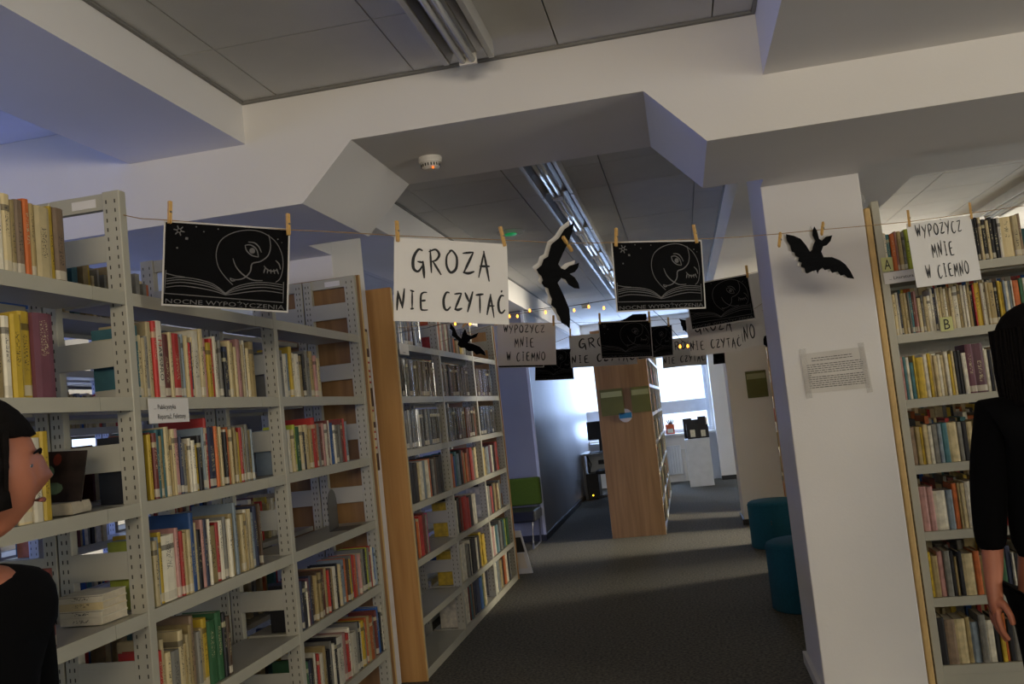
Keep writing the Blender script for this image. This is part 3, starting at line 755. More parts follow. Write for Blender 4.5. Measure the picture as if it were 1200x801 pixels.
N1 = Vector((-.6, 1, 0)); D1 = 3.55          # vertical plane of the near string: y = 3.55 + .6 x
q = quad_on([(192, 258), (340, 268), (338, 366), (189, 358)], N1, D1)
poster('moon_poster', 'black moon and open book poster hanging at far left, in front of the shelving', q)
q = quad_on([(462, 278), (594, 286), (597, 380), (461, 376)], N1, D1)
grozaa('handwritten_sign', 'largest white sign reading GROZA NIE CZYTAĆ on the near string', q)
q = quad_on([(716, 283), (822, 281), (828, 361), (722, 366)], N1, D1)
poster('moon_poster', 'black moon poster on the near string in the middle of the picture', q)
q = quad_on([(1062, 262), (1137, 252), (1151, 327), (1074, 337)], N1, D1)
wypozycz('handwritten_sign', 'white sign WYPOŻYCZ MNIE W CIEMNO hanging before the right shelving', q, .003)
# second row of sheets, further down the aisle
def plane(y0, s=0): return Vector((-s, 1, 0)), y0
NA, DA = plane(6.0, -.15)
wypozycz('handwritten_sign', 'white sign WYPOŻYCZ MNIE W CIEMNO beside the far left shelving', quad_on([(582.5, 378), (650.6, 378), (651.7, 427), (583.2, 428.5)], NA, DA))
poster('moon_poster', 'small black poster just below and behind the sign beside left shelving', quad_on([(627, 410), (670, 408), (672.5, 444), (627, 446)], NA, 7.1), strong=False)
poster('moon_poster', 'black card strip peeking out directly under the WYPOŻYCZ sign on the left', quad_on([(582, 384), (636, 384), (637.3, 430), (584, 431)], NA, 6.02), strong=False)
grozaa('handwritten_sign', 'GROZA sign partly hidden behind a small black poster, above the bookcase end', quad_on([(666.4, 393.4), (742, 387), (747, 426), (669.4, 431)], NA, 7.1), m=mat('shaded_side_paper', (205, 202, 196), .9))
poster('moon_poster', 'small black poster overlapping a GROZA sign above the oak bookcase end', quad_on([(700.8, 377.4), (762.5, 375), (765.4, 418), (705, 420.5)], NA, 6.0), strong=False)
poster('moon_poster', 'narrow black poster right of the small one above the bookcase', quad_on([(745, 384), (787.5, 380), (789, 416), (748, 421)], NA, 7.08), strong=False)
poster('moon_poster', 'tilted black poster near the white pillar, behind the near string', quad_on([(801.6, 334.5), (876.7, 320.8), (885.8, 373), (810.7, 386.8)], NA, 5.6), strong=False)
grozaa('handwritten_sign', 'white GROZA NIE CZYTAĆ sign half covered by the tilted black poster', quad_on([(803, 372), (866, 366), (871.6, 411), (809.4, 417)], NA, 6.0))
wypozycz('handwritten_sign', 'greyish sign hanging behind the tilted black poster next to the pillar', quad_on([(803, 340), (890, 318.5), (903, 402), (816, 418)], NA, 6.04))
grozaa('handwritten_sign', 'small far GROZA sign in front of the bright window', quad_on([(775, 398), (826, 393), (828, 426), (777, 431.5)], (0, 1, 0), 8.15))
poster('moon_poster', 'little black card low behind the far sign in front of the window', quad_on([(792, 401), (827.5, 398), (828.8, 427), (794, 429)], (0, 1, 0), 8.18), strong=False)
poster('moon_poster', 'tiny framed black card at the left edge of the far pillar', quad_on([(835, 404), (848.5, 402), (850, 425.5), (836, 427)], (0, 1, 0), 8.16), strong=False)

# ---- bats of black card
BAT_HANG = [(0,.93),(.10,1.0),(.22,.98),(.34,.90),(.42,.80),(.50,.66),(.56,.62),(.60,.80),(.62,.98),(.66,.86),(.69,.80),(.75,.84),(.80,.94),(.84,1.02),(.84,.86),(.78,.74),(.72,.66),(.70,.55),
            (.78,.54),(.86,.50),(.93,.40),(.97,.28),(1,.16),(.94,.20),(.90,.16),(.84,.20),(.78,.16),(.72,.24),(.64,.24),(.60,.30),(.54,.24),(.50,.32),(.45,.28),(.38,.26),(.34,.22),(.28,.32),(.26,.44),(.20,.46),(.18,.58),(.10,.62),(.10,.76),(.03,.78)]
def cut_card(name, label, pix, n, d, rim=None, bow=.01):
    pts = [at(x, y, n, d) for x, y in pix]
    nn = Vector(n).normalized()
    if nn.dot(CP-pts[0]) < 0: nn = -nn
    cen = sum(pts, Vector())/len(pts); R = max((p-cen).length for p in pts)
    def mk(off, sc=1, sh=Vector((0, 0, 0)), th=.0012):
        bm = bmesh.new(); vs = []
        for p in pts:
            q = cen+(p-cen)*sc+sh; vs.append(bm.verts.new(q+nn*(off+bow*((p-cen).length/R)**2)))
        k2 = [Vector((a, b)) for a, b in pix]
        for t3 in tessellate_polygon([[Vector((a, b, 0)) for a, b in pix]]):
            try: bm.faces.new([vs[i] for i in t3])
            except ValueError: pass
        bmesh.ops.recalc_face_normals(bm, faces=bm.faces)
        e = bmesh.ops.extrude_face_region(bm, geom=bm.faces[:])
        for v in [g for g in e['geom'] if isinstance(g, bmesh.types.BMVert)]: v.co -= nn*th
        bmesh.ops.recalc_face_normals(bm, faces=bm.faces)
        me = bpy.data.meshes.new(name); bm.to_mesh(me); bm.free(); return me
    o = link(name, mk(0), M['black']); tag(o, label, 'decoration')
    if rim: link('paper_backing', mk(-.004, 1.0, Vector(rim)), M['rim'], o)
    return o
def c2(pts, s, ox, oy): return [(ox+x/s, oy+y/s) for x, y in pts]
# bat in front of the pillar (points read off the picture, 3.64 x crop at 880,200)
bt = [(145,272),(180,278),(210,290),(235,318),(252,345),(262,335),(268,312),(275,298),(262,275),(262,255),(268,238),(280,255),(290,290),(302,298),(318,282),(345,275),(338,300),(322,318),(308,322),(300,345),(310,368),(345,368),(378,382),(400,400),(420,430),(434,462),
      (408,458),(395,443),(380,448),(368,430),(345,436),(335,418),(315,424),(305,412),(290,425),(284,440),(278,424),(262,428),(240,438),(232,436),(228,415),(212,408),(216,392),(200,385),(204,370),(188,362),(184,348),(172,345),(165,318),(150,300)]
cut_card('paper_bat', 'black paper bat with spread wings hanging before the white pillar', c2(bt, 3.64, 880, 200), N1, D1, rim=(-.012, 0, .006))
# bat hanging on edge (3.53 x crop at 560,240)
bt = [(385,70),(384,110),(368,160),(350,200),(332,245),(345,262),(360,268),(378,252),(417,240),(412,262),(400,278),(380,285),(400,300),(415,325),(419,347),(398,345),(375,330),(362,308),(345,302),(330,322),(348,360),(362,395),(374,430),(375,470),(370,515),
      (355,498),(338,490),(332,465),(322,448),(318,430),(300,415),(305,390),(296,370),(290,345),(272,338),(262,322),(268,312),(262,295),(250,285),(240,268),(262,250),(270,225),(288,215),(295,185),(300,165),(330,140),(350,105),(378,85)]
cut_card('paper_bat', 'large grey-black paper bat hanging edge-on between the two near papers', c2(bt, 3.53, 560, 240), N1, D1, rim=(-.012, -.002, .012), bow=.03)
# small bat in front of the disc shelving (3.337 x crop at 420,340)
bt = [(362,128),(378,150),(388,175),(402,188),(408,165),(418,150),(426,172),(440,178),(470,165),(462,182),(438,192),(428,205),(445,208),(475,220),(495,240),(500,256),(478,248),(462,252),(448,238),(430,238),(415,225),(400,225),(388,212),(392,198),(378,185),(366,178),(368,158),(358,150)]
cut_card('paper_bat', 'small black paper bat in front of the disc shelving, below the GROZA sign', c2(bt, 3.337, 420, 340), NA, 5.6, rim=(0, 0, .006))
bt = [(590,478),(640,462),(660,455),(698,452),(695,480),(650,492),(620,488)]
cut_card('paper_bat', 'paper bat mostly hidden above the small black poster', c2([(590,478),(612,470),(640,452),(698,450),(700,470),(688,490),(650,500),(610,492)], 3.53, 560, 240), NA, 6.03)
cut_card('paper_bat', 'paper bat hanging in front of the top of the far window', c2([(238,88),(262,94),(290,100),(298,140),(300,196),(282,180),(270,182),(262,150),(254,140),(252,112)], 6.675, 760, 360), NA, 6.03)
cut_card('paper_bat', 'black paper bat hanging low beside the pillar edge', c2([(905,225),(930,215),(945,250),(955,285),(972,330),(975,390),(950,350),(930,310),(900,290),(898,250)], 6.675, 760, 360), NA, 5.62)

# ---- strings and pegs
def string(name, label, pix, n, d, r=.0016, m='twine', cat='string'):
    pts = [at(*q, n, d) if len(q) == 2 else Vector(q) for q in pix]
    o = MB().tube(pts, r, 5).build(name, M[m]); tag(o, label, cat); return o
def P1at(x, y): return at(x, y, N1, D1)
string('twine', 'jute twine strung across the near aisle from the left post to the right',
       [(138, 250), (150, 253), (165, 256), (199, 258), (268, 264), (337, 269), (400, 272), (465, 276), (530, 279), (588, 281), (664, 285), (721, 284), (770, 282), (813, 280), (860, 278), (912, 274), (962, 269), (1010, 265), (1063, 260), (1136, 250), (1200, 241), (1290, 226)], N1, D1)
string('twine', 'second twine further back carrying the small papers over the bookcase end', [(-1.655, 6.22, 2.06), (583, 379), (650, 378.5), (703, 377), (765, 375.5), (803, 372.5), (866, 366), (885, 361), (.52, 5.192, 1.98)], NA, 6.0, .0014)
string('twine', 'third twine deeper in, holding the half hidden GROZA sign', [(-1.655, 7.26, 1.98), (600, 411), (627, 410), (668, 394), (745, 387), (784, 380.5), (830, 374), (885, 366), (.52, 5.192, 1.93)], NA, 7.1, .0014)
string('twine', 'fourth twine rising to the pillar with the tilted black poster', [(-1.655, 5.26, 2.09), (533, 378.5), (560, 374), (640, 363), (720, 350), (801.6, 334.5), (876.7, 320.8), (888, 318), (.484, 5.12, 2.13)], NA, 5.6, .0014)
string('twine', 'farthest twine in front of the bright window', [(-1.66, 8.15, 2.0), (700, 401), (775, 398), (826, 394), (836, 403), (849, 402), (864, 399), (.51, 10.448, 2.1)], (0, 1, 0), 8.15, .0014)
string('twine', 'short twine end holding the bat beside the pillar edge', [(.52, 5.192, 1.93), (897, 385), (900, 397), (903, 402)], NA, 5.62, .0014)
PEG = []
def peg_mesh(s):
    b = MB(); b.prism([(-.005, -.038), (-.0022, -.038), (-.0006, -.01), (-.0006, .036), (-.006, .036), (-.0062, .0)], 1, -.0045, .0045)
    if s < 0: b.v = [(-x, y, z) for x, y, z in b.v]
    return b.mesh('peg_leg')
LEGM = [peg_mesh(1), peg_mesh(-1)]
for m_ in LEGM: m_.materials.append(M['peg'])
SPM = MB().tube([(-.0035, -.0055, 0), (.0035, -.0055, 0)], .0032, 8).tube([(0, -.0055, 0), (0, .0055, 0)], .003, 8).mesh('spring'); SPM.materials.append(M['spring'])
def peg(px, py, n, d, label, tilt=0, yawp=.6, sc=1.0):
    p = at(px, py, n, d)
    nn = Vector(n).normalized()
    if nn.dot(CP-p) < 0: nn = -nn
    o = empty('clothes_peg', p+nn*.007); tag(o, label, 'peg', None)
    o.rotation_euler = (0, tilt, math.atan2(-n[0], n[1])+yawp); o.scale = (sc, sc, sc)
    link('leg', LEGM[0], None, o); link('leg', LEGM[1], None, o); link('spring', SPM, None, o)
for px, py, lb, ti in ((199, 249, 'left corner of the far-left moon poster', .1), (337.5, 263, 'right corner of the far-left moon poster', .05),
                       (465, 271, 'left corner of the large GROZA sign', .05), (588, 277, 'right corner of the large GROZA sign', -.25),
                       (664, 286, 'the edge-on hanging bat', -.85), (721, 278, 'left corner of the middle moon poster', .25), (813.5, 274, 'right corner of the middle moon poster', -.2),
                       (912.5, 281, 'left wing of the bat before the pillar', .6), (962.5, 268, 'ear of the bat before the pillar', .7),
                       (1063.5, 256, 'left corner of the sign before the right shelving', .1), (1136, 247, 'right corner of the sign before the right shelving', .0)):
    peg(px, py, N1, D1, 'wooden peg gripping '+lb, ti)
for px, py, d_, lb, ti in ((585, 379, 6.0, 'left corner of the sign beside the far left shelving', 1.3), (649, 375.5, 6.0, 'right corner of the sign beside the far left shelving', .1), (668.5, 390, 7.1, 'left corner of the half hidden GROZA sign', .1),
                           (703, 373, 6.0, 'left corner of the small black poster', .05), (761, 371, 6.0, 'right corner of the small black poster', .05), (783.5, 377, 7.08, 'narrow black poster above the bookcase', .05)):
    peg(px, py, NA, d_, 'small wooden peg gripping '+lb, ti)
peg(875.5, 318, NA, 5.6, 'small wooden peg gripping the top corner of the tilted black poster', .0)
peg(546, 379, NA, 5.6, 'small wooden peg gripping the bat before the disc shelving', .8)

# fairy lights
fl = string('fairy_light_string', 'string of small amber fairy lights across the aisle', [(-1.655, 5.28, 2.06), (500, 384), (533, 376), (560, 371), (597, 366), (620, 363), (640, 361), (665, 359), (700, 353.5), (745, 346), (775, 372), (800, 400), (815, 404)], NA, 5.6, .0018, 'darkp', 'lights')
for k, (px, py) in enumerate([(533.5, 379.5), (551, 379.5), (597, 370.6), (606.4, 370.5), (620.8, 364), (639.4, 366), (672.8, 363.6), (690, 359.5), (707.6, 361), (797, 406), (806, 405.5)]):
    p = at(px, py, NA, 5.6)
    b = MB().lathe([(.001, -.009), (.0055, -.005), (.0065, .001), (.004, .008), (.002, .012)], p, 8); b.smooth = True
    b.build('bulb', M['bulb'], fl)
    if k in (2, 5, 7): 
        MB().tube([p+Vector((0, 0, .01)), p+Vector((0, 0, .035))], .001, 4).build('wire', M['darkp'], fl)

# ------------------------------------------------------------ shelf labels and notices
def card_xz(name, label, cat, x0, x1, z0, z1, y, m, th=.003):
    o = MB().box((x0, y-th, z0), (x1, y, z1)).build(name, m); tag(o, label, cat); return o
sh = Sheet((LX+.006, 2.60, 1.668), (LX+.006, 2.835, 1.668), (LX+.006, 2.835, 1.588), (LX+.006, 2.60, 1.588), 0)
o = sh.sheet('shelf_label', M['paper'], n=2, th=.0015); tag(o, 'white printed label Publicystyka Reportaż on the second left shelf edge', 'label')
font_on(sh, 'lettering', '... Publicystyka', .12, .66, .5, .75, M['ink'], o, .001)
font_on(sh, 'lettering', 'Reportaż, Felietony', .2, .9, .1, .38, M['ink'], o, .001)
sh = Sheet((LX+.006, 5.27, 2.0), (LX+.006, 5.46, 2.0), (LX+.006, 5.46, 1.93), (LX+.006, 5.27, 1.93), 0)
o = sh.sheet('shelf_label', M['paper'], n=2, th=.0015); tag(o, 'blank-looking white label on the top shelf edge next to the oak panel', 'label')
font_on(sh, 'lettering', '...', .35, .6, .15, .25, M['ink'], o, .001)
def front_card(name, label, pts, m, txt=None, tm='ink', y=4.535, box=(.25, .75, .15, .85)):
    q = [aty(a, b, y) for a, b in pts]; s_ = Sheet(*q, curl=0)
    o = s_.sheet(name, m, n=2, th=.002); tag(o, label, 'label')
    for t_, bx in (txt or []): font_on(s_, 'lettering', t_, *bx, M[tm], o, .001)
    return o
front_card('shelf_letter', 'yellow-green letter A card on the top shelf right of the pillar', [(1032, 302), (1045.5, 301), (1047.5, 317), (1034.5, 318.5)], M['sign'], [('A', (.22, .78, .15, .85))])
front_card('shelf_letter', 'yellow-green letter B card among the books of the second shelf', [(1101, 372), (1115.5, 370.5), (1118, 386.5), (1103, 388.5)], M['sign'], [('B', (.28, .75, .12, .85))])
front_card('shelf_label', 'long white label Literatura on the top shelf edge right of the pillar', [(1035, 320), (1090, 312), (1092, 325), (1037, 333.5)], M['paper'], [('... Literatura piękna', (.1, .95, .25, .6))])
# labels on the uprights
for (y, nm) in ((2.55, 'small white sticker high on the nearest shelving upright brace'), (4.615, 'small white sticker high on the end bay brace by the poster')):
    o = MB().box((LX-.17, y-.0145, 2.285), (LX-.085, y-.0125, 2.312)).build('sticker', M['paper']); tag(o, nm, 'sticker')
# notice on the pillar, behind clear tape
q = [aty(a, b, 4.525) for a, b in ((938, 415), (1012, 406), (1020, 454), (945, 461))]
s_ = Sheet(*q, curl=0); o = s_.sheet('taped_notice', mat('printed_notice_paper', (206, 200, 190), .6), n=2, th=.001); tag(o, 'printed notice taped to the white pillar, dense small text', 'notice')
tx = MB(); rg = random.Random(3)
for k, v in enumerate([.86, .80] + [.70-.052*i for i in range(12)]):
    u = .16 if k < 2 else .07; end = (.8 if k < 2 else rg.choice((.93, .95, .94, .88)))
    if k in (7,): end = .12
    while u < end:
        wv = rg.uniform(.02, .07); s_.ribbon(tx, poly([(u, v), (min(u+wv, end), v)], 1), .0035, 0, .0012); u += wv+.012
tx.build('lettering', mat('small_print_ink', (88, 84, 80), .8), o, fix=False)
for (a, b, c_, d_) in (((937, 409), (944, 408), (952, 466), (945, 467)), ((1005, 402), (1012, 401), (1023, 459), (1016, 460))):
    t4 = [aty(x_, y_, 4.5235) for x_, y_ in (a, b, c_, d_)]; Sheet(*t4, curl=0).sheet('tape', M['clear'], o, n=1, th=.0004)
# bookspine print on the side of the left pillar
s_ = Sheet((-1.807, 4.90, 2.09), (-1.807, 5.135, 2.09), (-1.807, 5.135, 1.25), (-1.807, 4.90, 1.25), 0)
o = s_.sheet('wall_poster', mat('poster_print', (70, 48, 36), .6), n=2, th=.002); tag(o, 'tall narrow poster with white and red panels on the left pillar side', 'poster')
for v0, v1, mm in ((.86, .98, 'd'), (.58, .80, 'w'), (.34, .45, 'e'), (.12, .30, 'w')):
    b = MB(); b.v = [s_.p(.03, v0, .001), s_.p(.97, v0, .001), s_.p(.97, v1, .001), s_.p(.03, v1, .001)]; b.f = [(0, 1, 2, 3)]
    b.build('printed_panel', pal.get(mm, pal['c']), o, fix=False)
b = MB()
for v in (.76, .70, .66, .62, .42, .27, .22, .16):
    s_.ribbon(b, poly([(.55, v), (.93, v)], 1), .012, 0, .002)
b.build('printed_marks', pal['r'], o, fix=False)

# title down the spine of one white book
for o in list(COL.objects):
    if o.get('label', '').endswith('white book, seventh from left, second shelf, middle bay of left run'):
        h_ = max(v.co.z for v in o.data.vertices); t_ = max(v.co.y for v in o.data.vertices); X_ = o.location.x+.0004; y_ = o.location.y; z_ = o.location.z
        def spine(a, b): return Sheet((X_, y_+t_*.62, z_+h_*a), (X_, y_+t_*.62, z_+h_*b), (X_, y_-t_*.62, z_+h_*b), (X_, y_-t_*.62, z_+h_*a), 0)
        for txt, a, b, mm in (('M', .75, .67, pal['r']), ('AESTRO', .66, .22, M['ink'])):
            q_ = font_on(spine(a, b), 'spine_title', txt, 0, 1, .1, .9, mm, None, .0004)
            q_.parent = o; q_.matrix_parent_inverse = Matrix.Translation(-o.location)
# ------------------------------------------------------------ loose books and bits on the left run
def cover_art(name, label, c, w_, h_, t_, rz, tiltx, m, m2, cat='book'):
    o = MB().box((-w_/2, -t_, 0), (w_/2, -t_+.002, h_)).box((-w_/2, -.002, 0), (w_/2, 0, h_)).box((-w_/2, -t_+.002, 0), (-w_/2+.002, -.002, h_)).build(name, m)
    o.location = c; o.rotation_euler = (tiltx, 0, rz); tag(o, label, cat)
    MB().box((-w_/2+.0022, -t_+.0022, .002), (w_/2-.002, -.0022, h_-.002)).build('page_block', M['pages'], o); return o
dk = mat('dark_painting_cover', (40, 30, 26), .35, var=.9, scale=16)
fo = empty('display_book', (-1.785, 2.33, 1.3485), .22); tag(fo, 'book with dark figure painting cover propped open on the third shelf', 'book')
MB().prism([(-.062, 0), (.062, 0), (.064, .014), (.058, .033), (-.06, .033), (-.064, .016)], 1, -.07, .05).build('page_block', M['pages'], fo)
b = MB().box((-.082, -.002, 0), (.082, .002, .15)); cv_ = b.build('cover', dk, fo); cv_.location = (-.02, -.01, .036); cv_.rotation_euler = (-.28, .06, 0)
grayblob = mat('figure_print', (96, 116, 88), .4, var=.5, scale=25); redb = mat('figure_print_red', (110, 44, 30), .4, var=.4, scale=25)
for (x, z, rx, rz_, mm) in ((0, .04, .026, .018, grayblob), (-.02, .088, .016, .02, grayblob), (-.042, .115, .013, .012, redb), (.0, .125, .012, .018, redb)):
    b = MB(); n_ = 10; b.v = [(x+rx*math.cos(2*PI*i/n_), -.0028, z+rz_*math.sin(2*PI*i/n_)) for i in range(n_)]; b.f = [tuple(range(n_))]; b.build('cover_print', mm, cv_, fix=False)
# curved grey bookend beside it
be = empty('bookend', (-1.80, 2.215, 1.3452)); tag(be, 'grey steel bookend with rounded top beside the propped painting book', 'bookend')
def bookend_parts(e, w_, h_, m):
    pr = [(-w_/2, 0), (w_/2, 0), (w_/2, h_*.6)]+[(w_/2*math.cos(a), h_*.6+h_*.4*math.sin(a)) for a in [PI*k/10 for k in range(1, 10)]]+[(-w_/2, h_*.6)]
    MB().prism(pr, 1, -.001, .001).build('plate', m, e); MB().box((-w_/2, -.12, 0), (w_/2, -.0012, .0016)).build('foot', m, e)
bookend_parts(be, .11, .17, M['steel']); be.rotation_euler = (0, 0, .0)
be = empty('bookend', (-1.80, 4.35, 1.0152)); tag(be, 'dark rounded bookend alone on the fourth shelf of the end bay', 'bookend'); bookend_parts(be, .19, .2, mat('dark_grey_steel', (84, 84, 80), .4)); be.rotation_euler = (0, 0, PI/2+.15)
be = empty('bookend', (-1.79, 3.405, 1.6702)); tag(be, 'steel bookend closing the second shelf books in the middle bay', 'bookend'); bookend_parts(be, .14, .19, M['steel'])
# four white books lying flat
for k in range(4):
    o = MB().box((-.06, -.07, 0), (.06, .07, .0016)).box((-.06, -.07, .0194), (.06, .07, .021)).box((-.06, -.07, .0016), (-.056, .07, .0194)).build('book', BM[['w', 'w', 'c', 'w'][k]])
    MB().box((-.0555, -.068, .0018), (.058, .068, .0192)).build('page_block', M['pages'], o)
    o.location = (-1.79, 2.45, 1.0185+k*.0215); o.rotation_euler = (0, 0, PI/2+random.uniform(-.04, .04))
    tag(o, ['bottom', 'second from bottom', 'third from bottom', 'top'][k]+' white paperback of the flat stack on the fourth shelf', 'book', 'flat stack of white paperbacks')

# ------------------------------------------------------------ lamps, detectors
def fluorescent(name, label, x, y0, y1, n, tubes=2, wing=.1):
    t = empty(name, (x, (y0+y1)/2, ZC)); tag(t, label, 'lamp'); L_ = (y1-y0)/n
    for k in range(n):
        a = -(y1-y0)/2+k*L_+.012; b_ = a+L_-.024
        hs = MB().box((-.035, a, -.05), (.035, b_, -.001)).build('housing', M['housing'], t, .004)
        for sg in (-1, 1):
            m_ = MB(); pr = [(sg*.036, -.045), (sg*.06, -.03), (sg*wing, -.068), (sg*(wing+.004), -.062), (sg*.06, -.022), (sg*.036, -.036)]
            m_.prism(pr, 1, a, b_).build('reflector', M['chrome'], t)
            m_ = MB().box((sg*(wing+.004) if sg > 0 else -(wing+.026), a, -.074), ((wing+.026) if sg > 0 else -(wing+.004), b_, -.001)).build('side_rail', M['housing'], t, .002)
        m_ = MB(); 
        for tx_ in ((-.018, .018) if tubes == 2 else (0,)):
            m_ = MB().tube([(tx_, a+.03, -.078), (tx_, b_-.03, -.078)], .0125, 10); m_.smooth = True; m_.build('tube', M['tube'], t)
        for yy in (a+.015, b_-.03):
            MB().box((-.035, yy, -.095), (.035, yy+.015, -.051)).build('tube_holder', M['plastic'], hs, .002)
        if k < n-1: MB().box((-wing-.03, b_+.002, -.05), (wing+.03, b_+.02, -.001)).build('cross_bracket', M['housing'], t)
    return t
fluorescent('fluorescent_lamp', 'unlit twin-tube ceiling lamp above the camera side of the beam', -.665, .85, 3.37, 2, 2, .075)
fluorescent('fluorescent_lamp', 'long row of unlit fluorescent lamps on the ceiling beyond the beam', -.655, 4.5, 12.2, 6, 2, .08)
fluorescent('fluorescent_lamp', 'ceiling lamp over the shelving rows at far right', 3.05, 6.3, 9.3, 2, 2, .1)
def detector(label, c, r=.052, glow='orangeled'):
    t = empty('smoke_detector', c); tag(t, label, 'detector')
    b = MB().lathe([(r*1.05, 0), (r*1.05, -.012), (r, -.02), (r*.98, -.028)], (0, 0, 0), 28); b.smooth = False; b.build('base', M['plastic'], t)
    MB().lathe([(r*.86, -.0281), (r*.80, -.046), (r*.55, -.056), (r*.3, -.058)], (0, 0, 0), 28).build('head', M['plastic'], t)
    for k in range(20):
        a = 2*PI*k/20; v = MB().box((r*.835, -.0028, -.045), (r*.875, .0028, -.032)); o_ = v.build('vent', M['slot'], t); o_.rotation_euler = (0, 0, a)
    MB().lathe([(.004, -.052), (.005, -.056), (.002, -.060)], (r*.35, -r*.62, 0), 8).build('indicator', M[glow], t)
detector('white smoke detector on the underside of the cross beam opening', (-1.018, 3.973, 2.71))
detector('small smoke detector on the far ceiling near the window', tuple(at(686, 357, (0, 0, 1), 2.949)), .06, 'plastic')
p = at(598, 271, (0, 0, 1), 2.949); t = empty('emergency_light', p); tag(t, 'round glass emergency light with green glow on the ceiling', 'lamp')
b = MB().lathe([(.11, 0), (.115, -.008), (.10, -.02)], (0, 0, 0), 28); b.build('ring', M['clear'], t)
MB().lathe([(.05, -.0205), (.045, -.032), (.02, -.036)], (0, 0, 0), 20).build('core', M['green'], t)
t = empty('dome_camera', (.975, 4.75, 2.38)); tag(t, 'small clear dome sticking out at the top right of the pillar', 'camera')
b = MB().tube([(-.029, 0, 0), (-.005, 0, 0)], .05, 16); b.build('base', M['plastic'], t)
b = MB().tube([(-.0045, 0, 0), (.012, 0, 0), (.026, 0, 0), (.034, 0, 0)], [.042, .038, .024, .008], 16); b.smooth = True; b.build('dome', M['clear'], t)

# ------------------------------------------------------------ oak ended bookcase in the middle of the far aisle
bc = empty('double_bookcase', (-.665, 10.2, 0)); tag(bc, 'double sided bookcase with oak end panel standing in the far aisle', 'bookcase')
MB().box((-.297, 0, 0), (.297, .022, 2.33)).build('end_panel', M['wood_dark'], bc, .003)
ymax = 4.3
for sg in (-1, 1):
    for yy in (.04, 1.1, 2.16, 3.22, 4.28):
        MB().prism([(sg*.26, 0), (sg*.30, 0), (sg*.30, 2.3), (sg*.26, 2.3)], 1, yy-.015, yy+.015).build('post', M['steel'], bc)
    for i, yy in enumerate((.055, 1.115, 2.175, 3.235)):
        for z in LEV:
            a, b_ = sorted((sg*.012, sg*.298)); MB().box((a, yy+.001, z-.02), (b_, yy+1.029, z)).box((min(sg*.290, sg*.3), yy+.001, z-.035), (max(sg*.290, sg*.3), yy+1.029, z-.0201)).build('shelf', M['steel'], bc)
MB().box((-.01, .03, 0), (.01, 4.3, 2.3)).build('back_panel', M['steel'], bc)
c = [(10.27+1.06*i+.01, 10.27+1.06*i+random.uniform(.75, 1.0), z, .22) for i in range(4) for z in LEV]
stock('book_stock', 'packed books along the right side of the oak ended bookcase', c, -.365, 1)
stock('book_stock', 'packed books along the left side of the oak ended bookcase', c, -.965, -1)
for (x0, x1, z0, z1, nm) in ((-.925, -.67, 1.36, 1.655, 'left'), (-.58, -.372, 1.365, 1.65, 'right')):
    t = MB().box((x0, 10.188, z0), (x1, 10.1955, z1)).build('sign_holder', M['limep']); tag(t, f'{nm} olive printed sheet in clear holder on the oak bookcase end', 'sign')
    MB().box((x0+.01, 10.1865, z1-.09), (x1-.01, 10.1878, z1-.03)).build('pale_band', mat('pale_lime_band', (160, 160, 110), .5), t)
t = MB().tube([(-.665, 10.198, 1.345), (-.665, 10.192, 1.345)], .075, 24).build('round_sticker', M['rim']); tag(t, 'round white and blue sticker between the two olive sheets', 'sticker')
MB().box((-.735, 10.188, 1.315), (-.595, 10.1915, 1.375)).build('blue_band', M['bluep'], t)
t = MB().box((.70, 10.462, 1.39), (.925, 10.4685, 1.69)).build('sign_holder', M['limep']); tag(t, 'olive printed sheet on the far white pillar', 'sign')
MB().box((.71, 10.4605, 1.6), (.915, 10.4618, 1.66)).build('pale_band', mat('pale_lime_band_b', (150, 150, 110), .5), t)

# ------------------------------------------------------------ poufs
def pouf(label, x, y, r=.235, h=.43):
    t = empty('pouf', (x, y, 0)); tag(t, label, 'pouf')
    b = MB().lathe([(r-.012, .0), (r, .012), (r, h-.03), (r-.008, h-.01), (r-.03, h)], seg=40); b.smooth = True; b.build('body', M['teal'], t)
    b = MB().tube([(-.05, -r-.003, h*.62), (-.05, -r-.02, h*.60), (-.05, -r-.02, h*.56), (-.05, -r-.003, h*.54)], .004, 6); o_ = b.build('pull_loop', M['darkp'], t)
    b = MB().lathe([(r+.0015, h-.034), (r+.003, h-.031), (r+.0015, h-.028)], seg=40); b.build('piping', M['teal'], t)
    return t
pouf('teal felt pouf farther away, left of the white pillar', .70, 8.95)
pouf('darker teal pouf nearer, half hidden behind the white pillar', .655, 6.45, .235, .45)

# ------------------------------------------------------------ far end of the room
rd = empty('radiator', (-.29, 16.26, .12)); tag(rd, 'white panel radiator under the far window', 'radiator')
MB().box((-.30, -.05, .02), (.12, -.01, .52)).build('panel', M['radi'], rd, .004)
for k in range(9): MB().box((-.285+k*.045, -.058, .05), (-.265+k*.045, -.0505, .49)).build('rib', M['radi'], rd, .003)
MB().tube([(.121, -.03, .45), (.2, -.03, .45), (.2, -.03, 0), (.2, -.03, -.11)], .01, 8).build('pipe', M['radi'], rd)
wb = empty('display_plinth', (.12, 15.3, 0)); tag(wb, 'white box plinth with black books on top, by the far window', 'plinth')
MB().box((-.19, -.14, .0), (.20, .26, .755)).build('body', M['frame'], wb, .004); MB().box((-.195, -.145, .756), (.205, .265, .772)).build('top', M['frame'], wb, .002)
art = [mat('dark_cover_a', (24, 24, 28), .4, var=.3), mat('portrait_cover', (120, 112, 108), .4, var=.6, scale=25), mat('orange_cover', (190, 80, 34), .4, var=.4, scale=20)]
spec = [(826, 500, 14, 18, 0, 'black book with pale portrait standing front left on the white plinth'), (813, 501, 0, 0, 0, '')]
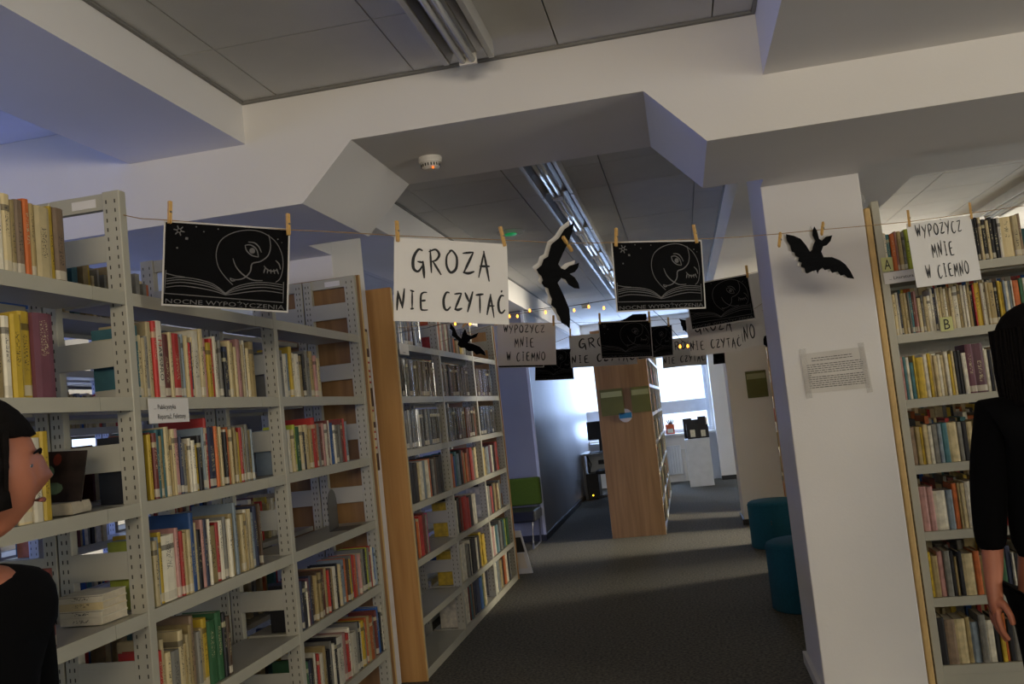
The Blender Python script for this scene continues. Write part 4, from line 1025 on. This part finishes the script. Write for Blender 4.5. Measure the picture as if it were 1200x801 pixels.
def facing_book(label, px, py, wpx, hpx, y, m, inner=None):
    p = aty(px, py, y); w_ = wpx/FOC*y; h_ = hpx/FOC*y
    o = cover_art('book', label, p, w_, h_, .02, .0, -.14, m, None); 
    if inner:
        MB().box((-w_*.25, -.0225, h_*.15), (w_*.25, -.0205, h_*.7)).build('cover_print', inner, o)
    return o
ztop = .7725
def on_top(px, y, z): 
    p = aty(px, 500, y); return Vector((p.x, y, z))
for px, y, wp, hp, m_, inn, lb in ((811, 15.22, 13, 17, art[0], pal['w'], 'black book with pale figure standing at the left front of the plinth'),
                                   (823.5, 15.24, 12, 15, art[0], pal['w'], 'black portrait book at the right front of the white plinth'),
                                   (806, 15.42, 10, 23, art[0], pal['g'], 'tall dark book behind the others on the plinth, left side'),
                                   (815, 15.46, 10, 21, art[0], None, 'plain dark book at the back middle of the plinth'),
                                   (823, 15.40, 9, 24, art[0], pal['r'], 'dark book with red picture at the back right of the plinth')):
    p = on_top(px, y, ztop+.002); w_ = wp/FOC*y; h_ = hp/FOC*y
    o = cover_art('book', lb, p, w_, h_, .02, random.uniform(-.15, .15), -.1, m_, None)
    if inn: MB().box((-w_*.22, -.0222, h_*.12), (w_*.2, -.0203, h_*.6)).build('cover_print', inn, o)
o = MB().box((-.01, -.08, 0), (.01, .08, .33)).build('wooden_slat', M['edge']); o.location = (.315, 15.48, ztop+.0005); tag(o, 'yellow wooden slat standing at the right edge of the plinth', 'slat')
p = on_top(785, 16.17, .8505); o = cover_art('book', 'orange book standing on the far window sill', p, .15, .17, .02, .1, -.08, art[2], None)
MB().box((-.05, -.0225, .02), (.05, -.0205, .09)).build('cover_print', pal['w'], o)
t = empty('hand_ornament', on_top(787, 16.2, 1.03)); t.location = (p.x+.01, 16.215, .851); tag(t, 'black claw-like hand ornament on the far window sill', 'ornament')
b = MB().tube([(0, 0, 0), (0, 0, .10), (0, 0, .18)], [.03, .022, .03], 8); b.build('wrist', M['darkp'], t)
for k, a in enumerate((-.5, -.2, .05, .3, .6)):
    MB().tube([(a*.05, 0, .17), (a*.1, 0, .23), (a*.13, -.01, .27-abs(a)*.05)], [.01, .008, .004], 6).build('finger', M['darkp'], t)
# desk with computer, left of the bookcase
dk_ = empty('computer_desk', (-1.40, 14.6, 0)); tag(dk_, 'grey desk against the far left wall beside the window', 'desk')
MB().box((-.34, -.05, .70), (.35, .75, .73)).build('tabletop', M['desk'], dk_, .003)
for x, y in ((-.31, 0), (.31, 0), (-.31, .7), (.31, .7)): MB().box((x-.02, y-.02, 0), (x+.02, y+.02, .699)).build('leg', M['metal'], dk_)
MB().box((-.31, .68, .35), (.31, .70, .68)).build('modesty_panel', M['desk'], dk_)
mo = empty('monitor', (-1.42, 14.85, .7305)); tag(mo, 'black flat monitor on the grey desk', 'monitor')
MB().box((-.2, -.015, .20), (.2, .02, .50)).build('screen', M['darkp'], mo, .004); MB().box((-.03, .022, .01), (.03, .04, .25)).build('stand', M['darkp'], mo); MB().box((-.1, -.06, 0), (.1, .08, .01)).build('foot', M['darkp'], mo)
kb = MB().box((-1.6, 14.62, .731), (-1.25, 14.75, .745)).build('keyboard', M['darkp'], bevel=.003); tag(kb, 'dark keyboard in front of the monitor', 'keyboard')
o = MB().box((-1.62, 14.95, .7305), (-1.30, 15.1, .86)).build('printer_box', M['frame'], bevel=.006); tag(o, 'low white box on the desk behind the monitor', 'box')
pc = empty('computer_tower', (-1.58, 14.62, 0)); tag(pc, 'black computer tower under the desk with amber light', 'computer')
MB().box((-.1, -.1, .002), (.09, .32, .41)).build('case', M['darkp'], pc, .005); MB().box((-.08, -.106, .04), (.07, -.1005, .38)).build('front_panel', M['darkp'], pc, .002)
MB().lathe([(.012, -.002), (.012, .004)], (0, 0, 0), 10).build('power_light', M['led'], pc).matrix_local = Matrix.Translation((-.02, -.1075, .07)) @ Matrix.Rotation(PI/2, 4, 'X')
o = MB().tube([(-1.66, 14.75, .69), (-1.60, 14.72, .55), (-1.64, 14.68, .4), (-1.69, 14.66, .2), (-1.68, 14.6, .01)], .012, 6).build('cable', M['darkp']); tag(o, 'thick black cable hanging from the desk', 'cable')
ch = empty('office_chair', (-1.28, 14.3, 0)); tag(ch, 'dark office chair half hidden behind the oak bookcase', 'chair')
MB().box((-.2, -.2, .42), (.2, .2, .48)).build('seat', M['darkp'], ch, .02); MB().box((-.18, .18, .55), (.18, .21, .62)).build('backrest', M['darkp'], ch, .01)
MB().tube([(0, 0, .08), (0, 0, .42)], .025, 10).build('column', M['metal'], ch)
for k in range(5):
    a = 2*PI*k/5; MB().tube([(0, 0, .08), (.25*math.cos(a), .25*math.sin(a), .05)], .015, 6).build('foot', M['metal'], ch)
# lime backed bench, dark chair and grey sign stand at the corner of the partition
bn = empty('lounge_seat', (-2.05, 10.1, 0)); tag(bn, 'lime green padded backrest seat against the partition end wall', 'seat')
MB().box((-.35, .22, .435), (.31, .32, .745)).build('backrest', M['lime'], bn, .02)
MB().box((-.35, -.28, .30), (.31, .20, .42)).build('seat', M['darkp'], bn, .02)
for x in (-.3, .26):
    MB().tube([(x, -.22, .299), (x, -.30, .02), (x, .2, .02), (x, .27, .434)], .011, 6).build('frame', M['metal'], bn)
cs = empty('folded_stand', (-1.69, 8.46, 0)); tag(cs, 'grey wedge shaped stand leaning by the end of the left shelving', 'stand')
MB().prism([(-.07, 0), (.115, 0), (.035, .40), (-.07, .40)], 1, -.015, .015).build('body', M['frame'], cs, .004)
MB().prism([(-.045, .05), (.07, .05), (.045, .19), (-.045, .19)], 1, -.0175, -.0155).build('panel', M['plastic'], cs)
MB().prism([(-.065, .2), (.06, .2), (.033, .34), (-.065, .34)], 1, -.018, -.0155).build('dark_panel', M['darkp'], cs)

# ------------------------------------------------------------ people
def skin_mesh(name, nodes, edges, root=0, sub=2):
    me = bpy.data.meshes.new(name); me.from_pydata([n[:3] for n in nodes], edges, [])
    o = bpy.data.objects.new(name, me); COL.objects.link(o)
    sk = o.modifiers.new('skin', 'SKIN'); sk.use_smooth_shade = True
    for i, n in enumerate(nodes):
        r = n[3]; me.skin_vertices[0].data[i].radius = (r if isinstance(r, tuple) else (r, r))
        me.skin_vertices[0].data[i].use_root = (i == root)
    s_ = o.modifiers.new('sub', 'SUBSURF'); s_.levels = sub; s_.render_levels = sub
    bpy.context.view_layer.update()
    out = bpy.data.meshes.new_from_object(o.evaluated_get(bpy.context.evaluated_depsgraph_get()))
    bpy.data.objects.remove(o); 
    for p_ in out.polygons: p_.use_smooth = True
    out.materials.clear(); return out
def head_mesh(c, s=1.0, face=0.0, seg=28):
    """head centred at c, facing -y before turning by face about z; returns verts, faces"""
    V, F = [], []; ny = 22
    for j in range(ny+1):
        ph = PI*j/ny; z = math.cos(ph); r = math.sin(ph)
        for i in range(seg):
            th = 2*PI*i/seg; x = r*math.sin(th); y = -r*math.cos(th)
            X = x*.074; Y = y*.094; Z = z*.115
            if z < 0:                                    # jaw narrows, chin comes forward
                k = -z; X *= 1-.38*k; Y *= 1-.30*k if y > 0 else 1-.16*k
                if y < 0: Y -= .012*k*max(0, -y)*(1 if k > .5 else .5)
            fr = max(0, -y)
            nose = math.exp(-(x/.13)**2)*math.exp(-((z+.17)/.16)**2)*(fr > .3); Y -= .022*nose
            nb = math.exp(-(x/.10)**2)*math.exp(-((z-.02)/.16)**2)*(fr > .3); Y -= .007*nb
            for sx in (-1, 1):
                e = math.exp(-((x-sx*.40)/.16)**2)*math.exp(-((z-.03)/.10)**2)*(fr > .3); Y += .010*e
                ck = math.exp(-((x-sx*.5)/.22)**2)*math.exp(-((z+.25)/.18)**2)*(fr > .2); Y -= .004*ck
            br = math.exp(-((z-.16)/.07)**2)*math.exp(-(x/.55)**2)*(fr > .3); Y -= .005*br
            lip = math.exp(-(x/.26)**2)*(math.exp(-((z+.45)/.045)**2)+math.exp(-((z+.56)/.05)**2))*(fr > .3); Y -= .006*lip
            V.append((X*s, Y*s, Z*s))
    for j in range(ny):
        for i in range(seg):
            i2 = (i+1) % seg; F.append((j*seg+i, j*seg+i2, (j+1)*seg+i2, (j+1)*seg+i))
    cf, sf = math.cos(face), math.sin(face)
    V = [(c[0]+x*cf-y*sf, c[1]+x*sf+y*cf, c[2]+z) for x, y, z in V]
    return V, F
def join_head(me, V, F):
    bm = bmesh.new(); bm.from_mesh(me); vs = [bm.verts.new(v) for v in V]
    for f in F:
        try: bm.faces.new([vs[i] for i in f]).smooth = True
        except ValueError: pass
    bm.to_mesh(me); bm.free()
def face_bits(parent, c, face, s=1.0):
    cf, sf = math.cos(face), math.sin(face)
    def tr(x, y, z): return (c[0]+(x*cf-y*sf)*s, c[1]+(x*sf+y*cf)*s, c[2]+z*s)
    for sx in (-1, 1):
        b = MB().lathe([(.001, -.009), (.008, -.006), (.0105, 0), (.008, .006), (.001, .009)], tr(sx*.029, -.068, .003), 12); b.smooth = True; b.build('eye', M['plastic'], parent)
        b = MB().lathe([(.001, -.004), (.0045, -.002), (.0045, .002), (.001, .004)], tr(sx*.029, -.0765, .003), 10); b.build('iris', M['darkp'], parent)
        b = MB().tube([tr(sx*.012, -.096, .022), tr(sx*.03, -.093, .028), tr(sx*.047, -.08, .022)], [.0022, .003, .0015], 6); b.build('eyebrow', M['hair'], parent)
        b = MB().tube([tr(sx*.073, .0, .02), tr(sx*.082, .012, .012), tr(sx*.080, .014, -.012), tr(sx*.072, .004, -.028)], [.006, .010, .009, .004], 8); b.smooth = True; b.build('ear', M['skin'], parent)
    b = MB().tube([tr(-.022, -.088, -.056), tr(0, -.0985, -.0555), tr(.022, -.088, -.056)], [.0015, .0048, .0015], 6); b.smooth = True; b.build('lips', mat('lips', (140, 76, 62), .5), parent)

# woman in black at the right edge
hx, hy, fl_ = 1.045, 2.93, 0.0
nodes = [(hx, hy, .92, (.15, .10)), (hx, hy, 1.06, (.12, .085)), (hx, hy, 1.22, (.145, .095)), (hx, hy, 1.33, (.13, .085)), (hx, hy, 1.405, (.055, .055)), (hx+.005, hy-.01, 1.475, (.048, .05)),
         (hx-.145, hy, 1.345, .052), (hx-.185, hy+.02, 1.12, .042), (hx-.212, hy-.01, .90, .030), (hx-.222, hy-.02, .845, .024),
         (hx+.145, hy, 1.345, .052), (hx+.185, hy+.02, 1.12, .042), (hx+.212, hy-.01, .90, .030), (hx+.222, hy-.02, .845, .024),
         (hx-.08, hy, .80, .085), (hx-.085, hy-.01, .48, .055), (hx-.085, hy+.02, .10, .036), (hx-.09, hy-.08, .035, .03),
         (hx+.08, hy, .80, .085), (hx+.085, hy-.01, .48, .055), (hx+.085, hy+.02, .10, .036), (hx+.09, hy-.08, .035, .03)]
edges = [(0, 1), (1, 2), (2, 3), (3, 4), (4, 5), (3, 6), (6, 7), (7, 8), (8, 9), (3, 10), (10, 11), (11, 12), (12, 13), (0, 14), (14, 15), (15, 16), (16, 17), (0, 18), (18, 19), (19, 20), (20, 21)]
# palms and fingers grow from the wrists
def hand_nodes(nodes, edges, w_i, wp, side):
    x, y, z = wp
    pi = len(nodes); nodes.append((x+side*.004, y-.005, z-.045, (.017, .034))); edges.append((w_i, pi))
    for k, (dy, ln) in enumerate(((-.030, .070), (-.010, .080), (.011, .074), (.031, .058))):
        a = len(nodes)
        nodes += [(x+side*.006, y+dy, z-.082, .0095), (x+side*.002, y+dy*1.08, z-.082-ln*.5, .0085), (x-side*.014, y+dy*1.05, z-.082-ln*.92, .0070)]
        edges += [(pi, a), (a, a+1), (a+1, a+2)]
    a = len(nodes)
    nodes += [(x-side*.010, y-.040, z-.040, .0115), (x-side*.020, y-.056, z-.072, .0095), (x-side*.022, y-.058, z-.098, .008)]
    edges += [(pi, a), (a, a+1), (a+1, a+2)]
hand_nodes(nodes, edges, 9, (hx-.222, hy-.02, .845), -1)
hand_nodes(nodes, edges, 13, (hx+.222, hy-.02, .845), 1)
me = skin_mesh('person', nodes, edges, 0)
hc = (hx+.012, hy-.015, 1.535); V, F = head_mesh(hc, 1.0, .9); join_head(me, V, F)
pw = link('person', me, M['skin']); tag(pw, 'person in black clothes with dark shoulder-length hair at the right edge', 'person')
face_bits(pw, hc, .9)
g = .012
tn = [(hx, hy, .86, (.185, .135)), (hx, hy, 1.06, (.15, .115)), (hx, hy, 1.22, (.165, .12)), (hx, hy, 1.33, (.145, .10)), (hx, hy, 1.405, (.078, .07)),
      (hx-.15, hy, 1.345, .068), (hx-.187, hy+.02, 1.12, .056), (hx-.212, hy-.01, .935, .046), (hx+.15, hy, 1.345, .068), (hx+.187, hy+.02, 1.12, .056), (hx+.212, hy-.01, .935, .046)]
link('jacket', skin_mesh('jacket', tn, [(0, 1), (1, 2), (2, 3), (3, 4), (3, 5), (5, 6), (6, 7), (3, 8), (8, 9), (9, 10)], 0), M['cloth'], pw)
tr_ = [(hx, hy, .90, (.175, .13)), (hx-.08, hy, .80, .105), (hx-.085, hy-.01, .48, .078), (hx-.085, hy+.02, .10, .07), (hx+.08, hy, .80, .105), (hx+.085, hy-.01, .48, .078), (hx+.085, hy+.02, .10, .07)]
link('trousers', skin_mesh('trousers', tr_, [(0, 1), (1, 2), (2, 3), (0, 4), (4, 5), (5, 6)], 0), M['cloth'], pw)
for sx in (-1, 1):
    b = MB().tube([(hx+sx*.085, hy+.06, .045), (hx+sx*.087, hy+.0, .05), (hx+sx*.09, hy-.09, .04), (hx+sx*.092, hy-.16, .03)], [.035, .045, .040, .022], 12); b.smooth = True; b.v = [(x, y, max(z, .002)) for x, y, z in b.v]; b.build('shoe', M['darkp'], pw)
def hair(parent, c, face, lo, rw=.098, rd=.112, top=.128, open_=1.0, seed=1, thick=1):
    rg = random.Random(seed); b = MB(); seg = 40; n = 16; ringv = []
    for j in range(n+1):
        f = j/n
        if f < .5: ph = (f/.5)*PI/2; z = top*math.cos(ph); r = math.sin(ph)
        else: z = -(f-.5)/.5*lo; r = 1-.06*math.sin((f-.5)/.5*PI)+.02*((f-.5)/.5)
        for i in range(seg):
            th = 2*PI*i/seg; x = math.sin(th); y = -math.cos(th)
            wv = 1+.018*math.sin(th*9+j*.7)+rg.uniform(-.012, .012)
            zz = z-(rg.uniform(0, .03) if j == n else 0)
            b.v.append((x*r*rw*wv, y*r*rd*wv+.012, zz+.005))
    for j in range(n):
        for i in range(seg):
            th = 2*PI*(i+.5)/seg; front = math.cos(th)
            if front > math.cos(open_*.5+.35) and j > n*.36: continue
            i2 = (i+1) % seg; b.f.append((j*seg+i, j*seg+i2, (j+1)*seg+i2, (j+1)*seg+i))
    cf, sf = math.cos(face), math.sin(face)
    b.v = [(c[0]+x*cf-y*sf, c[1]+x*sf+y*cf, c[2]+z) for x, y, z in b.v]; b.smooth = True
    o = b.build('hair', M['hair'], parent); so = o.modifiers.new('solid', 'SOLIDIFY'); so.thickness = .012; so.offset = 0
    st = MB()
    for k in range(90):
        th = rg.uniform(open_*.5+.35, 2*PI-open_*.5-.35); x, y = math.sin(th), -math.cos(th); pts = []
        for q_ in range(5):
            f = q_/4; z = .06-(lo+.03+rg.uniform(0, .02))*f*1.2; rr = 1.0+.03*math.sin(f*4+k)
            X, Y = x*rw*rr*1.04, y*rd*rr*1.04+.012
            pts.append((c[0]+X*cf-Y*sf, c[1]+X*sf+Y*cf, c[2]+z))
        st.tube(pts, [.004, .005, .0045, .003, .0012], 5)
    o2 = st.build('hair_strands', M['hair'], parent); o2['kind'] = 'stuff'
hair(pw, hc, .9, .16, .105, .118, .125, 1.0, 3)

# person in black at the left edge, close to the lens, face in profile
lx, ly = -1.135, 1.28
hc = (lx+.0, ly, 1.495)
lx -= .045
nodes = [(lx-.03, ly, .92, (.12, .15)), (lx-.03, ly, 1.06, (.10, .13)), (lx-.035, ly, 1.18, (.11, .15)), (lx-.03, ly, 1.27, (.09, .13)), (lx+.0, ly, 1.33, (.05, .05)), (lx+.03, ly, 1.41, (.046, .046)),
         (lx-.03, ly-.16, 1.27, .05), (lx-.04, ly-.19, 1.05, .042), (lx-.0, ly-.17, .85, .030), (lx, ly-.17, .80, .024),
         (lx-.03, ly+.16, 1.27, .05), (lx-.04, ly+.19, 1.05, .042), (lx-.0, ly+.17, .85, .030), (lx, ly+.17, .80, .024),
         (lx-.03, ly-.08, .80, .085), (lx-.02, ly-.085, .46, .055), (lx-.03, ly-.085, .10, .036), (lx+.07, ly-.09, .035, .03),
         (lx-.03, ly+.08, .80, .085), (lx-.02, ly+.085, .46, .055), (lx-.03, ly+.085, .10, .036), (lx+.07, ly+.09, .035, .03)]
def rot_hand(nodes, edges, w_i, wp, side):
    n0 = len(nodes); hand_nodes(nodes, edges, w_i, wp, side)
    for i in range(n0, len(nodes)):
        x, y, z, r = nodes[i]; dx, dy = x-wp[0], y-wp[1]; nodes[i] = (wp[0]-dy, wp[1]+dx, z, (r[1], r[0]) if isinstance(r, tuple) else r)
edges = [(0, 1), (1, 2), (2, 3), (3, 4), (4, 5), (3, 6), (6, 7), (7, 8), (8, 9), (3, 10), (10, 11), (11, 12), (12, 13), (0, 14), (14, 15), (15, 16), (16, 17), (0, 18), (18, 19), (19, 20), (20, 21)]
rot_hand(nodes, edges, 9, (lx, ly-.17, .80), -1); rot_hand(nodes, edges, 13, (lx, ly+.17, .80), 1)
me = skin_mesh('person', nodes, edges, 0)
V, F = head_mesh(hc, 1.0, PI/2+.85); join_head(me, V, F)
pl_ = link('person', me, M['skin']); tag(pl_, 'person in black cut off by the left edge, face near the shelf', 'person')
face_bits(pl_, hc, PI/2+.85)
tn = [(lx-.03, ly, .86, (.14, .19)), (lx-.03, ly, 1.06, (.12, .16)), (lx-.035, ly, 1.18, (.125, .165)), (lx-.03, ly, 1.27, (.11, .14)), (lx-.005, ly, 1.325, (.07, .07)),
      (lx-.03, ly-.165, 1.27, .066), (lx-.04, ly-.19, 1.05, .056), (lx-.0, ly-.17, .86, .045), (lx-.03, ly+.165, 1.27, .066), (lx-.04, ly+.19, 1.05, .056), (lx, ly+.17, .86, .045)]
link('jacket', skin_mesh('jacket', tn, [(0, 1), (1, 2), (2, 3), (3, 4), (3, 5), (5, 6), (6, 7), (3, 8), (8, 9), (9, 10)], 0), M['cloth'], pl_)
tr_ = [(lx-.03, ly, .90, (.135, .175)), (lx-.03, ly-.08, .80, .105), (lx-.02, ly-.085, .46, .078), (lx-.03, ly-.085, .10, .07), (lx-.03, ly+.08, .80, .105), (lx-.02, ly+.085, .46, .078), (lx-.03, ly+.085, .10, .07)]
link('trousers', skin_mesh('trousers', tr_, [(0, 1), (1, 2), (2, 3), (0, 4), (4, 5), (5, 6)], 0), M['cloth'], pl_)
for sy in (-1, 1):
    b = MB().tube([(lx-.06, ly+sy*.085, .045), (lx-.01, ly+sy*.087, .05), (lx+.08, ly+sy*.09, .04), (lx+.15, ly+sy*.092, .03)], [.035, .045, .040, .022], 12); b.smooth = True; b.v = [(x, y, max(z, .002)) for x, y, z in b.v]; b.build('shoe', M['darkp'], pl_)
hair(pl_, hc, PI/2+.85, .05, .084, .106, .122, 1.5, 5)
